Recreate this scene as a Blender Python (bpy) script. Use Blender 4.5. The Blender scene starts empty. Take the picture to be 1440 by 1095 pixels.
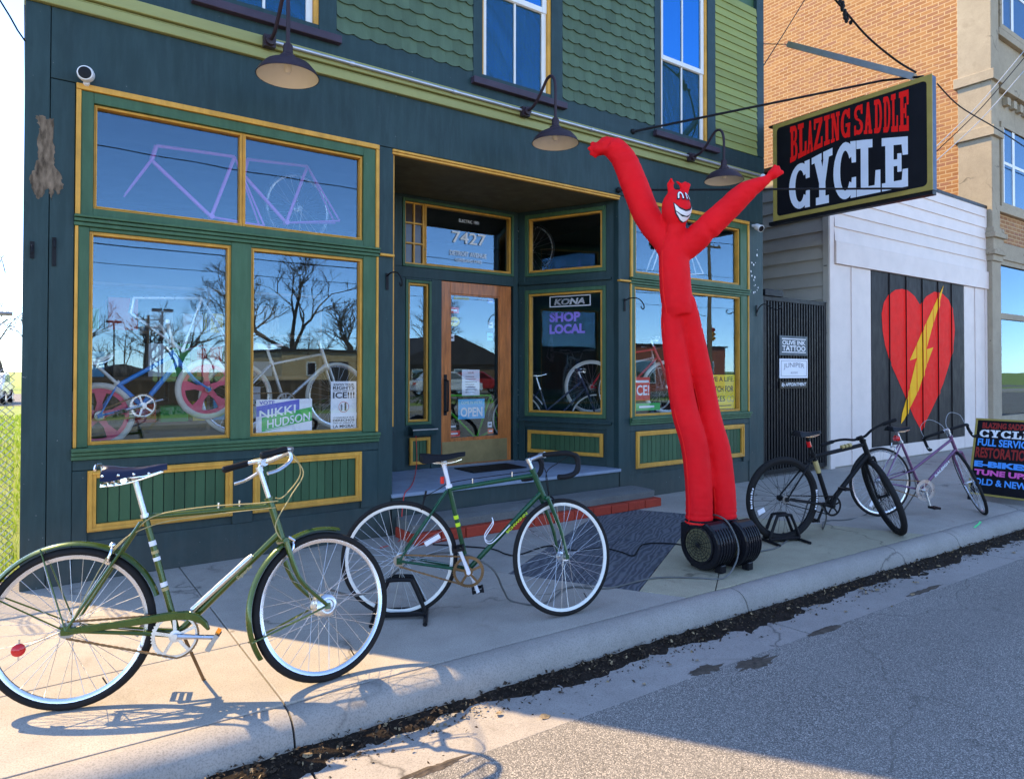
import bpy, bmesh, math, random
from mathutils import Vector as V, Matrix, noise as mnoise
random.seed(7)
R = math.radians
sc = bpy.context.scene
COL = sc.collection
# ---------------------------------------------------------------- camera
cam = bpy.data.cameras.new('camera'); cam_o = bpy.data.objects.new('camera', cam); COL.objects.link(cam_o)
cam.sensor_width = 36; cam.lens = 24.0; cam.shift_y = -0.0277; cam.clip_start = 0.05; cam.clip_end = 1500
cam_o.location = (0, -5.5, 1.4457)
yaw, pitch, roll = 0.6175, 0.01384, 0.00131
fw = V((math.sin(yaw)*math.cos(pitch), math.cos(yaw)*math.cos(pitch), math.sin(pitch)))
rt = V((math.cos(yaw), -math.sin(yaw), 0)); up = rt.cross(fw)
r2 = rt*math.cos(roll) + up*math.sin(roll); u2 = up*math.cos(roll) - rt*math.sin(roll)
cam_o.rotation_euler = Matrix((r2, u2, -fw)).transposed().to_euler()
sc.camera = cam_o
# ---------------------------------------------------------------- sky and sun
SUN_EL, SUN_AZ = R(50), R(-33.5)          # azimuth from +Y towards +X
w = bpy.data.worlds.new('World'); sc.world = w; w.use_nodes = True
wn, wl = w.node_tree.nodes, w.node_tree.links
sky = wn.new('ShaderNodeTexSky'); sky.sky_type = 'NISHITA'; sky.sun_disc = False
sky.sun_elevation = SUN_EL; sky.sun_rotation = SUN_AZ; sky.altitude = 0; sky.air_density = 0.6; sky.dust_density = 0.1; sky.ozone_density = 2.0
bg = wn['Background']; hs = wn.new('ShaderNodeHueSaturation'); hs.inputs['Saturation'].default_value = 1.0; wl.new(sky.outputs[0], hs.inputs['Color']); wl.new(hs.outputs[0], bg.inputs[0]); bg.inputs[1].default_value = 0.15
sun = bpy.data.lights.new('sun', 'SUN'); sun.energy = 2.25; sun.angle = R(0.5); sun.color = (1, .74, .40)
sun_o = bpy.data.objects.new('sun', sun); COL.objects.link(sun_o); sun_o.location = (-8, 12, 14)
sd = V((math.sin(SUN_AZ)*math.cos(SUN_EL), math.cos(SUN_AZ)*math.cos(SUN_EL), math.sin(SUN_EL)))
sun_o.rotation_euler = sd.to_track_quat('Z', 'Y').to_euler()
vs = sc.view_settings; vs.view_transform = 'Standard'; vs.look = 'None'; vs.exposure = 2.2; vs.gamma = 1; vs.use_curve_mapping = False
sc.cycles.max_bounces = 8; sc.cycles.transparent_max_bounces = 12; sc.cycles.use_denoising = True
sc.cycles.caustics_reflective = False; sc.cycles.caustics_refractive = False; sc.cycles.sample_clamp_indirect = 4

# ---------------------------------------------------------------- materials
MATS = {}
def mix_rgb(nt, fac, a, b, mode='MIX'):
    m = nt.nodes.new('ShaderNodeMix'); m.data_type = 'RGBA'; m.blend_type = mode
    for s, val in ((m.inputs[0], fac), (m.inputs[6], a), (m.inputs[7], b)):
        if isinstance(val, bpy.types.NodeSocket): nt.links.new(val, s)
        elif isinstance(val, (int, float)): s.default_value = val
        else: s.default_value = (*val[:3], 1)
    return m.outputs[2]
def ramp(nt, fac, stops):
    n = nt.nodes.new('ShaderNodeValToRGB'); nt.links.new(fac, n.inputs[0]); e = n.color_ramp.elements
    while len(e) < len(stops): e.new(0.5)
    for el, (p, c) in zip(e, stops): el.position = p; el.color = (*c, 1) if len(c) == 3 else c
    return n.outputs[0]
def pos(nt, scale=(1, 1, 1), rot=(0, 0, 0), src='pos'):
    if src == 'pos': o = nt.nodes.new('ShaderNodeNewGeometry').outputs['Position']
    else: o = nt.nodes.new('ShaderNodeTexCoord').outputs['Object']
    m = nt.nodes.new('ShaderNodeMapping'); nt.links.new(o, m.inputs[0]); m.inputs[3].default_value = scale; m.inputs[2].default_value = rot
    return m.outputs[0]
def noise(nt, vec, scale, detail=5, rough=.6, dist=0):
    n = nt.nodes.new('ShaderNodeTexNoise'); nt.links.new(vec, n.inputs['Vector'])
    n.inputs['Scale'].default_value = scale; n.inputs['Detail'].default_value = detail; n.inputs['Roughness'].default_value = rough; n.inputs['Distortion'].default_value = dist
    return n.outputs['Fac']
def math_n(nt, op, a, b=0.0, clamp=False):
    n = nt.nodes.new('ShaderNodeMath'); n.operation = op; n.use_clamp = clamp
    for s, val in ((n.inputs[0], a), (n.inputs[1], b)):
        if isinstance(val, bpy.types.NodeSocket): nt.links.new(val, s)
        else: s.default_value = val
    return n.outputs[0]
def new_mat(name):
    m = bpy.data.materials.new(name); m.use_nodes = True; MATS[name] = m
    nt = m.node_tree; return m, nt, nt.nodes['Principled BSDF']
def bump(nt, b, h, strength=.3, dist=.01):
    n = nt.nodes.new('ShaderNodeBump'); n.inputs['Strength'].default_value = strength; n.inputs['Distance'].default_value = dist
    nt.links.new(h, n.inputs['Height']); nt.links.new(n.outputs[0], b.inputs['Normal']); return n
def M(name, col, rough=.55, metal=0., var=.12, sc_=5., bmp=.0, bs=80., rnd=0., coat=0., stretch=(1, 1, 1), dirt=0., dcol=(.12, .1, .08), sheen=0., spec=None, chips=0.):
    m, nt, b = new_mat(name)
    v = pos(nt, stretch); n = noise(nt, v, sc_)
    c = ramp(nt, n, ((.25, [max(0, x*(1-var)) for x in col]), (.75, [min(1, x*(1+var)) for x in col])))
    if rnd:
        oi = nt.nodes.new('ShaderNodeObjectInfo').outputs['Random']
        k = math_n(nt, 'MULTIPLY_ADD', oi, 2*rnd); k.node.inputs[2].default_value = 1-rnd
        cc = nt.nodes.new('ShaderNodeCombineColor'); [nt.links.new(k, cc.inputs[i]) for i in range(3)]
        c = mix_rgb(nt, 1., c, cc.outputs[0], 'MULTIPLY')
    if dirt:
        dn = noise(nt, pos(nt), 2.3, 8, .7); f = ramp(nt, dn, ((.52, (0, 0, 0)), (.72, (dirt,)*3)))
        c = mix_rgb(nt, f, c, dcol)
    if chips:
        sm_ = noise(nt, pos(nt, (9, 9, 1.1)), 2.2, 7, .7); c = mix_rgb(nt, ramp(nt, sm_, ((.45, (0, 0, 0)), (.8, (.55, .55, .55)))), c, [min(1, x*1.55+.012) for x in col])
        gp = nt.nodes.new('ShaderNodeSeparateXYZ'); nt.links.new(pos(nt), gp.inputs[0]); gl_ = math_n(nt, 'MULTIPLY', math_n(nt, 'SUBTRACT', .45, gp.outputs[2], True), noise(nt, pos(nt), 7, 7, .75)); c = mix_rgb(nt, math_n(nt, 'MULTIPLY', gl_, 2.2, True), c, (.10, .09, .075))
        ch = ramp(nt, noise(nt, pos(nt), 26, 5, .6), ((.735-.03*chips, (0, 0, 0)), (.75-.03*chips, (1, 1, 1)))); c = mix_rgb(nt, ch, c, (.16, .17, .16))
    nt.links.new(c, b.inputs['Base Color'])
    rr = ramp(nt, noise(nt, v, sc_*2.7), ((.3, (max(0, rough-.08),)*3), (.7, (min(1, rough+.1),)*3))); nt.links.new(rr, b.inputs['Roughness'])
    b.inputs['Metallic'].default_value = metal; b.inputs['Coat Weight'].default_value = coat; b.inputs['Coat Roughness'].default_value = .08
    b.inputs['Specular IOR Level'].default_value = spec if spec is not None else (.12 if max(col) < .03 else .25)
    if sheen: b.inputs['Sheen Weight'].default_value = sheen
    if bmp: bump(nt, b, noise(nt, v, bs, 6), bmp, .004)
    return m
def mat_glass(name, base=.075, tint=(.98, .985, .985), refl=(.52, .78, 1)):
    m, nt, b = new_mat(name); nt.nodes.remove(b); out = nt.nodes['Material Output']
    g = nt.nodes.new('ShaderNodeBsdfGlossy'); g.inputs['Roughness'].default_value = 0.0; g.inputs['Color'].default_value = (*refl, 1)
    t = nt.nodes.new('ShaderNodeBsdfTransparent'); t.inputs[0].default_value = (*tint, 1)
    f = nt.nodes.new('ShaderNodeLayerWeight'); f.inputs[0].default_value = .5; fz = math_n(nt, 'MULTIPLY', math_n(nt, 'POWER', f.outputs['Facing'], 5.), .5)
    h = noise(nt, pos(nt), 1.1, 1); bn = nt.nodes.new('ShaderNodeBump'); bn.inputs['Strength'].default_value = .05; bn.inputs['Distance'].default_value = .02
    nt.links.new(h, bn.inputs['Height']); nt.links.new(bn.outputs[0], g.inputs['Normal'])
    k = math_n(nt, 'ADD', fz, base, True); mx = nt.nodes.new('ShaderNodeMixShader')
    nt.links.new(k, mx.inputs[0]); nt.links.new(t.outputs[0], mx.inputs[1]); nt.links.new(g.outputs[0], mx.inputs[2]); nt.links.new(mx.outputs[0], out.inputs[0])
    return m

# ---------------------------------------------------------------- mesh helpers
OFF = {}
class MB:
    def __init__(s): s.v = []; s.f = []
    def add(s, vs_, fs):
        k = len(s.v); s.v += [V(p) for p in vs_]; s.f += [tuple(i+k for i in f) for f in fs]; return s
    def obox(s, O, U, N, W, a0, a1, b0, b1, c0, c1):
        O, U, N, W = V(O), V(U), V(N), V(W)
        p = [O + U*a + N*b + W*c for c in (c0, c1) for b in (b0, b1) for a in (a0, a1)]
        fs = [(0, 2, 3, 1), (4, 5, 7, 6), (0, 1, 5, 4), (2, 6, 7, 3), (0, 4, 6, 2), (1, 3, 7, 5)]
        if U.cross(N).dot(W) * (a1-a0)*(b1-b0)*(c1-c0) < 0: fs = [f[::-1] for f in fs]
        return s.add(p, fs)
    def box(s, x0, x1, y0, y1, z0, z1): return s.obox((0, 0, 0), (1, 0, 0), (0, 1, 0), (0, 0, 1), x0, x1, y0, y1, z0, z1)
    def tube(s, pts, r, n=8, closed=False, cap=True, flat=1.0):
        pts = [V(p) for p in pts]; m = len(pts); rs = r if isinstance(r, (list, tuple)) else [r]*m
        tang = []
        for i in range(m):
            if closed: t = pts[(i+1) % m] - pts[i-1]
            else: t = pts[min(i+1, m-1)] - pts[max(i-1, 0)]
            tang.append(t.normalized() if t.length > 1e-9 else V((0, 0, 1)))
        a = V((0, 0, 1)) if abs(tang[0].z) < .9 else V((1, 0, 0))
        nrm = (a - tang[0]*a.dot(tang[0])).normalized(); vs_ = []
        for i in range(m):
            nrm = (nrm - tang[i]*nrm.dot(tang[i])); nrm = nrm.normalized() if nrm.length > 1e-9 else V((1, 0, 0))
            b = tang[i].cross(nrm)
            for k in range(n):
                an = 2*math.pi*k/n; vs_.append(pts[i] + (nrm*math.cos(an)*flat + b*math.sin(an))*rs[i])
        fs = []
        for i in range(m if closed else m-1):
            j = (i+1) % m
            for k in range(n): fs.append((i*n+k, i*n+(k+1) % n, j*n+(k+1) % n, j*n+k))
        if cap and not closed: fs += [tuple(range(n))[::-1], tuple((m-1)*n+k for k in range(n))]
        return s.add(vs_, fs)
    def lathe(s, prof, O=(0, 0, 0), ax=(0, 0, 1), n=24, closed=False, a0=0, a1=2*math.pi):
        O, ax = V(O), V(ax).normalized(); a = V((0, 0, 1)) if abs(ax.z) < .9 else V((1, 0, 0))
        e1 = (a - ax*a.dot(ax)).normalized(); e2 = ax.cross(e1); full = abs(a1-a0) > 6.28; m = len(prof); nn = n if full else n+1
        vs_ = [O + ax*h + (e1*math.cos(a0+(a1-a0)*k/n) + e2*math.sin(a0+(a1-a0)*k/n))*r for k in range(nn) for r, h in prof]
        fs = []
        for k in range(n):
            k2 = (k+1) % nn if full else k+1
            for i in range(m if closed else m-1):
                j = (i+1) % m; fs.append((k*m+i, k2*m+i, k2*m+j, k*m+j))
        return s.add(vs_, fs)
    def prism(s, poly, O, U, W, D):
        O, U, W, D = V(O), V(U), V(W), V(D); n = len(poly)
        p = [O + U*x + W*y for x, y in poly]; ar = sum(poly[i][0]*poly[(i+1) % n][1] - poly[(i+1) % n][0]*poly[i][1] for i in range(n))
        fs = [tuple(range(n)), tuple(range(2*n-1, n-1, -1))] + [(i, i+n, (i+1) % n+n, (i+1) % n) for i in range(n)]
        if ar*U.cross(W).dot(D) > 0: fs = [f[::-1] for f in fs]
        return s.add(p + [q + D for q in p], fs)
    def ball(s, c, r, n=12, m=8):
        c = V(c); r = r if isinstance(r, (tuple, list)) else (r, r, r)
        vs_ = [c + V((0, 0, r[2]))] + [c + V((r[0]*math.sin(math.pi*j/m)*math.cos(2*math.pi*i/n), r[1]*math.sin(math.pi*j/m)*math.sin(2*math.pi*i/n), r[2]*math.cos(math.pi*j/m))) for j in range(1, m) for i in range(n)] + [c - V((0, 0, r[2]))]
        fs = [(0, 1+i, 1+(i+1) % n) for i in range(n)]
        for j in range(m-2): fs += [(1+j*n+i, 1+(j+1)*n+i, 1+(j+1)*n+(i+1) % n, 1+j*n+(i+1) % n) for i in range(n)]
        e = len(vs_)-1; fs += [(e, 1+(m-2)*n+(i+1) % n, 1+(m-2)*n+i) for i in range(n)]
        return s.add(vs_, fs)
    def xf(s, fn): s.v = [V(fn(p)) for p in s.v]; return s
    def build(s, name, mat, parent=None, smooth=False, bevel=0, ang=40, **tags):
        me = bpy.data.meshes.new(name)
        lo = V([min(p[i] for p in s.v) for i in range(3)]); hi = V([max(p[i] for p in s.v) for i in range(3)])
        c = V(((lo.x+hi.x)/2, (lo.y+hi.y)/2, lo.z))
        me.from_pydata([p-c for p in s.v], [], s.f); me.update()
        o = bpy.data.objects.new(name, me); COL.objects.link(o); me.materials.append(MATS[mat] if isinstance(mat, str) else mat)
        if parent is not None: o.parent = parent; o.location = c - OFF[parent.name]
        else: o.location = c
        OFF[o.name] = c
        if smooth:
            me.polygons.foreach_set('use_smooth', [True]*len(me.polygons)); me.set_sharp_from_angle(angle=R(ang))
        if bevel:
            bm_ = o.modifiers.new('bevel', 'BEVEL'); bm_.width = bevel; bm_.segments = 2; bm_.limit_method = 'ANGLE'
        for k, val in tags.items(): o[k] = val
        return o
def tag(o, label, category=None, group=None, kind=None):
    if label: o['label'] = label
    if category: o['category'] = category
    if group: o['group'] = group
    if kind: o['kind'] = kind
    return o
def thing(name, label, category, loc=(0, 0, 0), rz=0., group=None, local=False, rx=0.):
    o = bpy.data.objects.new(name, None); COL.objects.link(o); o.location = loc; o.rotation_euler = (rx, 0, rz); o.empty_display_size = .1
    OFF[o.name] = V((0, 0, 0)) if local else V(loc)
    return tag(o, label, category, group)
def rep(o, at, parent, **tags):                       # a further copy of a piece, sharing its mesh
    c = o.copy(); COL.objects.link(c); c.parent = parent; c.location = V(at) - OFF[parent.name]; OFF[c.name] = V(at)
    for k, val in tags.items(): c[k] = val
    return c
def txt(s, name, mat, parent, O, U, W, width=None, height=None, bold=0., extrude=.001, shear=0., lift=.001, align='c', spacing=1., fn=None):
    # lettering as thin raised paint: U runs along the line, W up, O = centre of the line (or its left end)
    U, W = V(U).normalized(), V(W).normalized(); N = U.cross(W); cu = bpy.data.curves.new(name, 'FONT'); cu.body = s; cu.size = 1; cu.offset = bold; cu.resolution_u = 3
    cu.shear = shear; cu.space_character = spacing
    ob = bpy.data.objects.new(name, cu)
    me = bpy.data.meshes.new_from_object(ob)
    vs_ = [v.co.copy() for v in me.vertices]; fs = [tuple(p.vertices) for p in me.polygons]
    bpy.data.objects.remove(ob); bpy.data.curves.remove(cu); bpy.data.meshes.remove(me)
    x0, x1 = min(v.x for v in vs_), max(v.x for v in vs_); y0, y1 = min(v.y for v in vs_), max(v.y for v in vs_)
    sx = (width/(x1-x0)) if width else height/(y1-y0); sy = (height/(y1-y0)) if height else sx
    m = MB()
    def put(x, y):
        a = (x-x0)*sx - (width or (x1-x0)*sx)*(.5 if align == 'c' else 0); b = (y-y0)*sy - (y1-y0)*sy*.5
        return fn(a, b) if fn else V(O) + U*a + W*b + N*lift
    m.add([put(v.x, v.y) for v in vs_], fs)
    return m.build(name, mat, parent)
# ---- slab lettering like the shop sign: letters of filled shapes in a unit box
def arc(cx, cy, rx, ry, tx, ty, a0, a1, n=14):
    o = [(cx+rx*math.cos(R(a0+(a1-a0)*i/n)), cy+ry*math.sin(R(a0+(a1-a0)*i/n))) for i in range(n+1)]
    q = [(cx+(rx-tx)*math.cos(R(a0+(a1-a0)*i/n)), cy+(ry-ty)*math.sin(R(a0+(a1-a0)*i/n))) for i in range(n+1)]
    return [[o[i], o[i+1], q[i+1], q[i]] for i in range(n)]
def rc(x0, x1, y0, y1): return [[(x0, y0), (x1, y0), (x1, y1), (x0, y1)]]
SH = .15
def tick(x0, x1, y0, y1, up_=True): return [[(x0 if not up_ else x0, y0), (x1, y0), (x1, y1), (x0+.06, y1)]] if up_ else [[(x0+.06, y0), (x1, y0), (x1, y1), (x0, y1)]]
SLAB = {
 'I': rc(.3, .7, 0, 1) + rc(.1, .9, 0, SH) + rc(.1, .9, 1-SH, 1),
 'L': rc(.18, .5, 0, 1) + rc(0, .68, 1-SH, 1) + rc(0, 1, 0, SH) + tick(.74, 1, 0, .42),
 'E': rc(.14, .46, 0, 1) + rc(0, 1, 1-SH, 1) + rc(0, 1, 0, SH) + tick(.74, 1, 0, .36) + tick(.74, 1, .64, 1, False) + rc(.4, .66, .44, .57) + rc(.6, .76, .32, .68),
 'B': rc(.12, .42, 0, 1) + rc(0, .62, 1-SH, 1) + rc(0, .66, 0, SH) + rc(.3, .62, .45, .58) + arc(.6, .745, .33, .255, .27, .14, -90, 90) + arc(.62, .27, .36, .27, .28, .14, -90, 90),
 'D': rc(.12, .42, 0, 1) + rc(0, .55, 1-SH, 1) + rc(0, .55, 0, SH) + arc(.52, .5, .46, .5, .28, SH, -90, 90),
 'C': arc(.52, .5, .52, .5, .3, SH, 35, 325, 22) + tick(.74, .98, 0, .36) + tick(.74, .98, .62, 1, False),
 'G': arc(.52, .5, .52, .5, .3, SH, 35, 325, 22) + tick(.76, .98, .64, 1, False) + rc(.7, .98, 0, .42) + rc(.52, 1, .38, .5),
 'S': arc(.5, .74, .46, .26, .26, SH, 40, 250) + arc(.5, .26, .48, .26, .26, SH, -140, 70) + tick(.7, .94, .68, 1, False) + [[(.04, 0), (.26, 0), (.22, .34), (.04, .34)]] + [[(.2, .62), (.36, .5), (.82, .38), (.64, .52)]],
 'A': [[(.1, 0), (.36, 0), (.62, 1), (.38, 1)]] + [[(.62, 0), (.94, 0), (.64, 1), (.4, 1)]] + rc(.26, .74, .26, .38) + rc(0, .42, 0, SH*.8) + rc(.54, 1, 0, SH*.8),
 'Z': rc(0, 1, 1-SH, 1) + rc(0, 1, 0, SH) + [[(.02, SH), (.38, SH), (.98, 1-SH), (.62, 1-SH)]] + tick(.78, 1, 0, .36) + [[(0, .66), (.18, .66), (.24, 1), (0, 1)]],
 'N': rc(.12, .32, 0, 1) + rc(.7, .9, 0, 1) + [[(.12, 1), (.4, 1), (.9, 0), (.62, 0)]] + rc(0, .44, 0, SH*.8) + rc(0, .3, 1-SH, 1) + rc(.58, 1, 1-SH, 1),
 'Y': rc(.36, .66, 0, .5) + [[(.08, 1), (.4, 1), (.66, .42), (.36, .42)]] + [[(.62, 1), (.88, 1), (.66, .42), (.44, .5)]] + rc(0, .48, 1-SH*.9, 1) + rc(.56, 1, 1-SH*.9, 1) + rc(.2, .82, 0, SH)}
def slab(word, name, mat, parent, put, spans):
    # put(a, v, lift) maps letter space onto the board; spans = left and right end of each letter
    m = MB(); k = 0
    for ch, (a0, a1) in zip(word, spans):
        for poly in SLAB[ch]:
            k += 1; n = len(poly); lf = .002 + .0002*(k % 9)
            ar = sum(poly[i][0]*poly[(i+1) % n][1] - poly[(i+1) % n][0]*poly[i][1] for i in range(n))
            if ar < 0: poly = poly[::-1]
            # cut tall shapes into steps so that a curved baseline bends them
            m.add([put(a0+(a1-a0)*x, y, lf) for x, y in poly], [tuple(range(n))])
    return m.build(name, mat, parent)
# ---------------------------------------------------------------- material set
M('teal', (.020, .045, .046), .5, chips=1., var=.2, sc_=3.5, bmp=.25, bs=50, dirt=.12, dcol=(.02, .035, .04), stretch=(1, 1, .35))
M('teal_board', (.019, .044, .046), .45, chips=.6, var=.18, sc_=4, bmp=.2, bs=40, stretch=(.2, 1, 1))
M('green', (.050, .112, .054), .45, chips=.5, var=.18, sc_=5, bmp=.2, bs=60, stretch=(1, 1, .3))
M('green_bead', (.045, .10, .045), .5, var=.2, sc_=6, bmp=.2, bs=60, rnd=.12, stretch=(1, 1, .3))
M('gold', (.60, .30, .045), .42, chips=.4, var=.2, sc_=7, bmp=.2, bs=70, dirt=.12)
M('moss', (.30, .30, .11), .5, var=.14, sc_=6, bmp=.15, bs=50, stretch=(.2, 1, 1))
M('shingle', (.082, .128, .075), .6, var=.18, sc_=9, bmp=.35, bs=60, rnd=.13, stretch=(1, 1, .3))
M('clap', (.26, .29, .085), .6, var=.14, sc_=6, bmp=.25, bs=60, rnd=.12, stretch=(.2, 1, 1))
M('sill', (.055, .04, .06), .5, var=.2, bmp=.2)
M('olive', (.11, .10, .055), .6, var=.2, sc_=3, bmp=.2)
M('sash_white', (.75, .74, .7), .4, var=.06)
M('step_paint', (.25, .30, .38), .55, var=.2, sc_=4, bmp=.3, dirt=.35, dcol=(.12, .13, .15))
M('door_wood', (.46, .14, .03), .38, var=.45, sc_=5, bmp=.15, bs=60, coat=.25, stretch=(7, 7, .8))
M('kick_plate', (.26, .2, .09), .4, metal=.6, var=.25)
M('iron', (.012, .012, .014), .4, var=.2)
M('lamp_shade', (.035, .022, .03), .45, var=.2)
M('lamp_inside', (.88, .80, .64), .5, var=.06)
M('white_plastic', (.75, .75, .75), .35, var=.05)
M('black_plastic', (.012, .012, .014), .35, var=.15)
M('black_rubber', (.014, .014, .016), .65, var=.25, bmp=.2, bs=120)
M('chrome', (.75, .76, .78), .18, metal=1, var=.06)
M('alloy', (.62, .63, .65), .3, metal=1, var=.1)
M('steel_dull', (.32, .31, .3), .42, metal=.9, var=.2)
M('pipe', (.5, .52, .55), .35, metal=.7, var=.15)
M('rust', (.22, .13, .06), .6, metal=.5, var=.4)
M('spoke', (.6, .6, .6), .3, metal=.9, var=.05)
M('white_paint', (.72, .61, .55), .5, var=.07, sc_=3, bmp=.2, bs=50, dirt=.1, dcol=(.5, .48, .45))
M('siding_white', (.76, .65, .58), .5, var=.06, sc_=3, bmp=.1, bs=40, rnd=.03, dirt=.10, dcol=(.5, .47, .42))
M('siding_grey', (.42, .38, .32), .6, var=.08, sc_=3, bmp=.1, bs=40, rnd=.04, dirt=.12, dcol=(.3, .3, .28))
M('black_board', (.018, .016, .017), .55, var=.3, sc_=5, bmp=.3, bs=50, rnd=.2, stretch=(1, 1, .3))
M('heart_red', (.88, .012, .008), .6, spec=.08, var=.1, sc_=4)
M('bolt_yellow', (.95, .46, .01), .6, spec=.08, var=.1, sc_=4)
M('sign_black', (.008, .008, .011), .35, var=.2)
M('sign_red', (.82, .012, .01), .55, spec=.1, var=.1)
M('sign_white', (.66, .70, .80), .45, var=.06)
M('sign_gold', (.33, .25, .06), .45, var=.15, sc_=6)
M('sign_edge', (.05, .08, .15), .45, var=.2)
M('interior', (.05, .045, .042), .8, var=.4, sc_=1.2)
M('interior_floor', (.12, .09, .065), .6, var=.3, sc_=3)
M('paper', (.78, .78, .82), .6, var=.04)
M('ink', (.02, .02, .03), .6, var=.1)
M('ink_grey', (.2, .2, .22), .6, var=.1)
for n_, c_ in dict(p_blue=(.12, .13, .52), p_green=(.06, .42, .1), p_sky=(.12, .45, .75), p_yellow=(.85, .6, .02), p_red=(.62, .04, .03), p_orange=(.75, .14, .05), p_purple=(.36, .24, .75), p_pink=(.75, .12, .45), p_cyan=(.08, .32, .8), p_maroon=(.3, .02, .015), p_white=(.8, .8, .82), p_neongreen=(.1, .75, .25), p_grey=(.35, .36, .38)).items():
    M(n_, c_, .5, var=.06)
mat_glass('glass'); mat_glass('glass_up', .42, (.5, .55, .6), (.1, .45, 1)); mat_glass('glass_far', .12, (.5, .5, .55))

def concrete(name, col, spec=.35, joint=0., bmp_s=.35):
    m, nt, b = new_mat(name); v = pos(nt)
    big = noise(nt, v, .8, 6, .65); mid = noise(nt, v, 6, 6, .7); fine = noise(nt, v, 140, 3, .7)
    c = ramp(nt, big, ((.25, [x*.8 for x in col]), (.75, [min(1, x*1.14) for x in col])))
    c = mix_rgb(nt, ramp(nt, mid, ((.42, (0, 0, 0)), (.8, (.5, .5, .5)))), c, [x*.62 for x in col])
    st = ramp(nt, noise(nt, v, 2.1, 9, .75, 1.2), ((.58, (0, 0, 0)), (.72, (.45, .45, .45)))); c = mix_rgb(nt, st, c, [x*.5 for x in (col[0]*1.0, col[1]*.95, col[2]*.85)])
    c = mix_rgb(nt, ramp(nt, fine, ((.38, (1, 1, 1)), (.52, (0, 0, 0)))), c, mix_rgb(nt, .5, c, [x*.4 for x in col]))
    vg = nt.nodes.new('ShaderNodeTexVoronoi'); nt.links.new(v, vg.inputs['Vector']); vg.inputs['Scale'].default_value = 3.1; c = mix_rgb(nt, ramp(nt, vg.outputs['Distance'], ((.035, (.7, .7, .7)), (.055, (0, 0, 0)))), c, [x*.35 for x in col])
    vc = nt.nodes.new('ShaderNodeTexVoronoi'); vc.feature = 'DISTANCE_TO_EDGE'; vc.inputs['Scale'].default_value = .42; wv = nt.nodes.new('ShaderNodeVectorMath'); nn = nt.nodes.new('ShaderNodeTexNoise'); nt.links.new(v, nn.inputs['Vector']); nn.inputs['Scale'].default_value = 2.6; nn.inputs['Detail'].default_value = 8; sc1 = nt.nodes.new('ShaderNodeVectorMath'); sc1.operation = 'SCALE'; sc1.inputs['Scale'].default_value = .55; nt.links.new(nn.outputs['Color'], sc1.inputs[0]); nt.links.new(v, wv.inputs[0]); nt.links.new(sc1.outputs[0], wv.inputs[1]); nt.links.new(wv.outputs[0], vc.inputs['Vector'])
    crk = math_n(nt, 'MULTIPLY', ramp(nt, vc.outputs['Distance'], ((.0, (1, 1, 1)), (.006, (0, 0, 0)))), ramp(nt, noise(nt, v, .9, 2), ((.5, (0, 0, 0)), (.56, (1, 1, 1))))); c = mix_rgb(nt, math_n(nt, 'MULTIPLY', crk, .75), c, [x*.2 for x in col])
    nt.links.new(c, b.inputs['Base Color']); b.inputs['Roughness'].default_value = .85; b.inputs['Specular IOR Level'].default_value = .2
    h = math_n(nt, 'ADD', math_n(nt, 'MULTIPLY', fine, .5), mid); bump(nt, b, h, bmp_s, .004); return m
concrete('walk', (.42, .375, .32)); concrete('kerb_con', (.36, .325, .285)); concrete('gutter_con', (.37, .335, .30)); concrete('walk_tan', (.44, .39, .27)); concrete('walk_beige', (.36, .33, .29)); concrete('stone_step', (.18, .18, .17), bmp_s=.8); concrete('stone_trim', (.42, .35, .25)); concrete('red_kerb', (.42, .055, .03))
M('joint', (.10, .09, .08), .95, var=.3)
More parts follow.
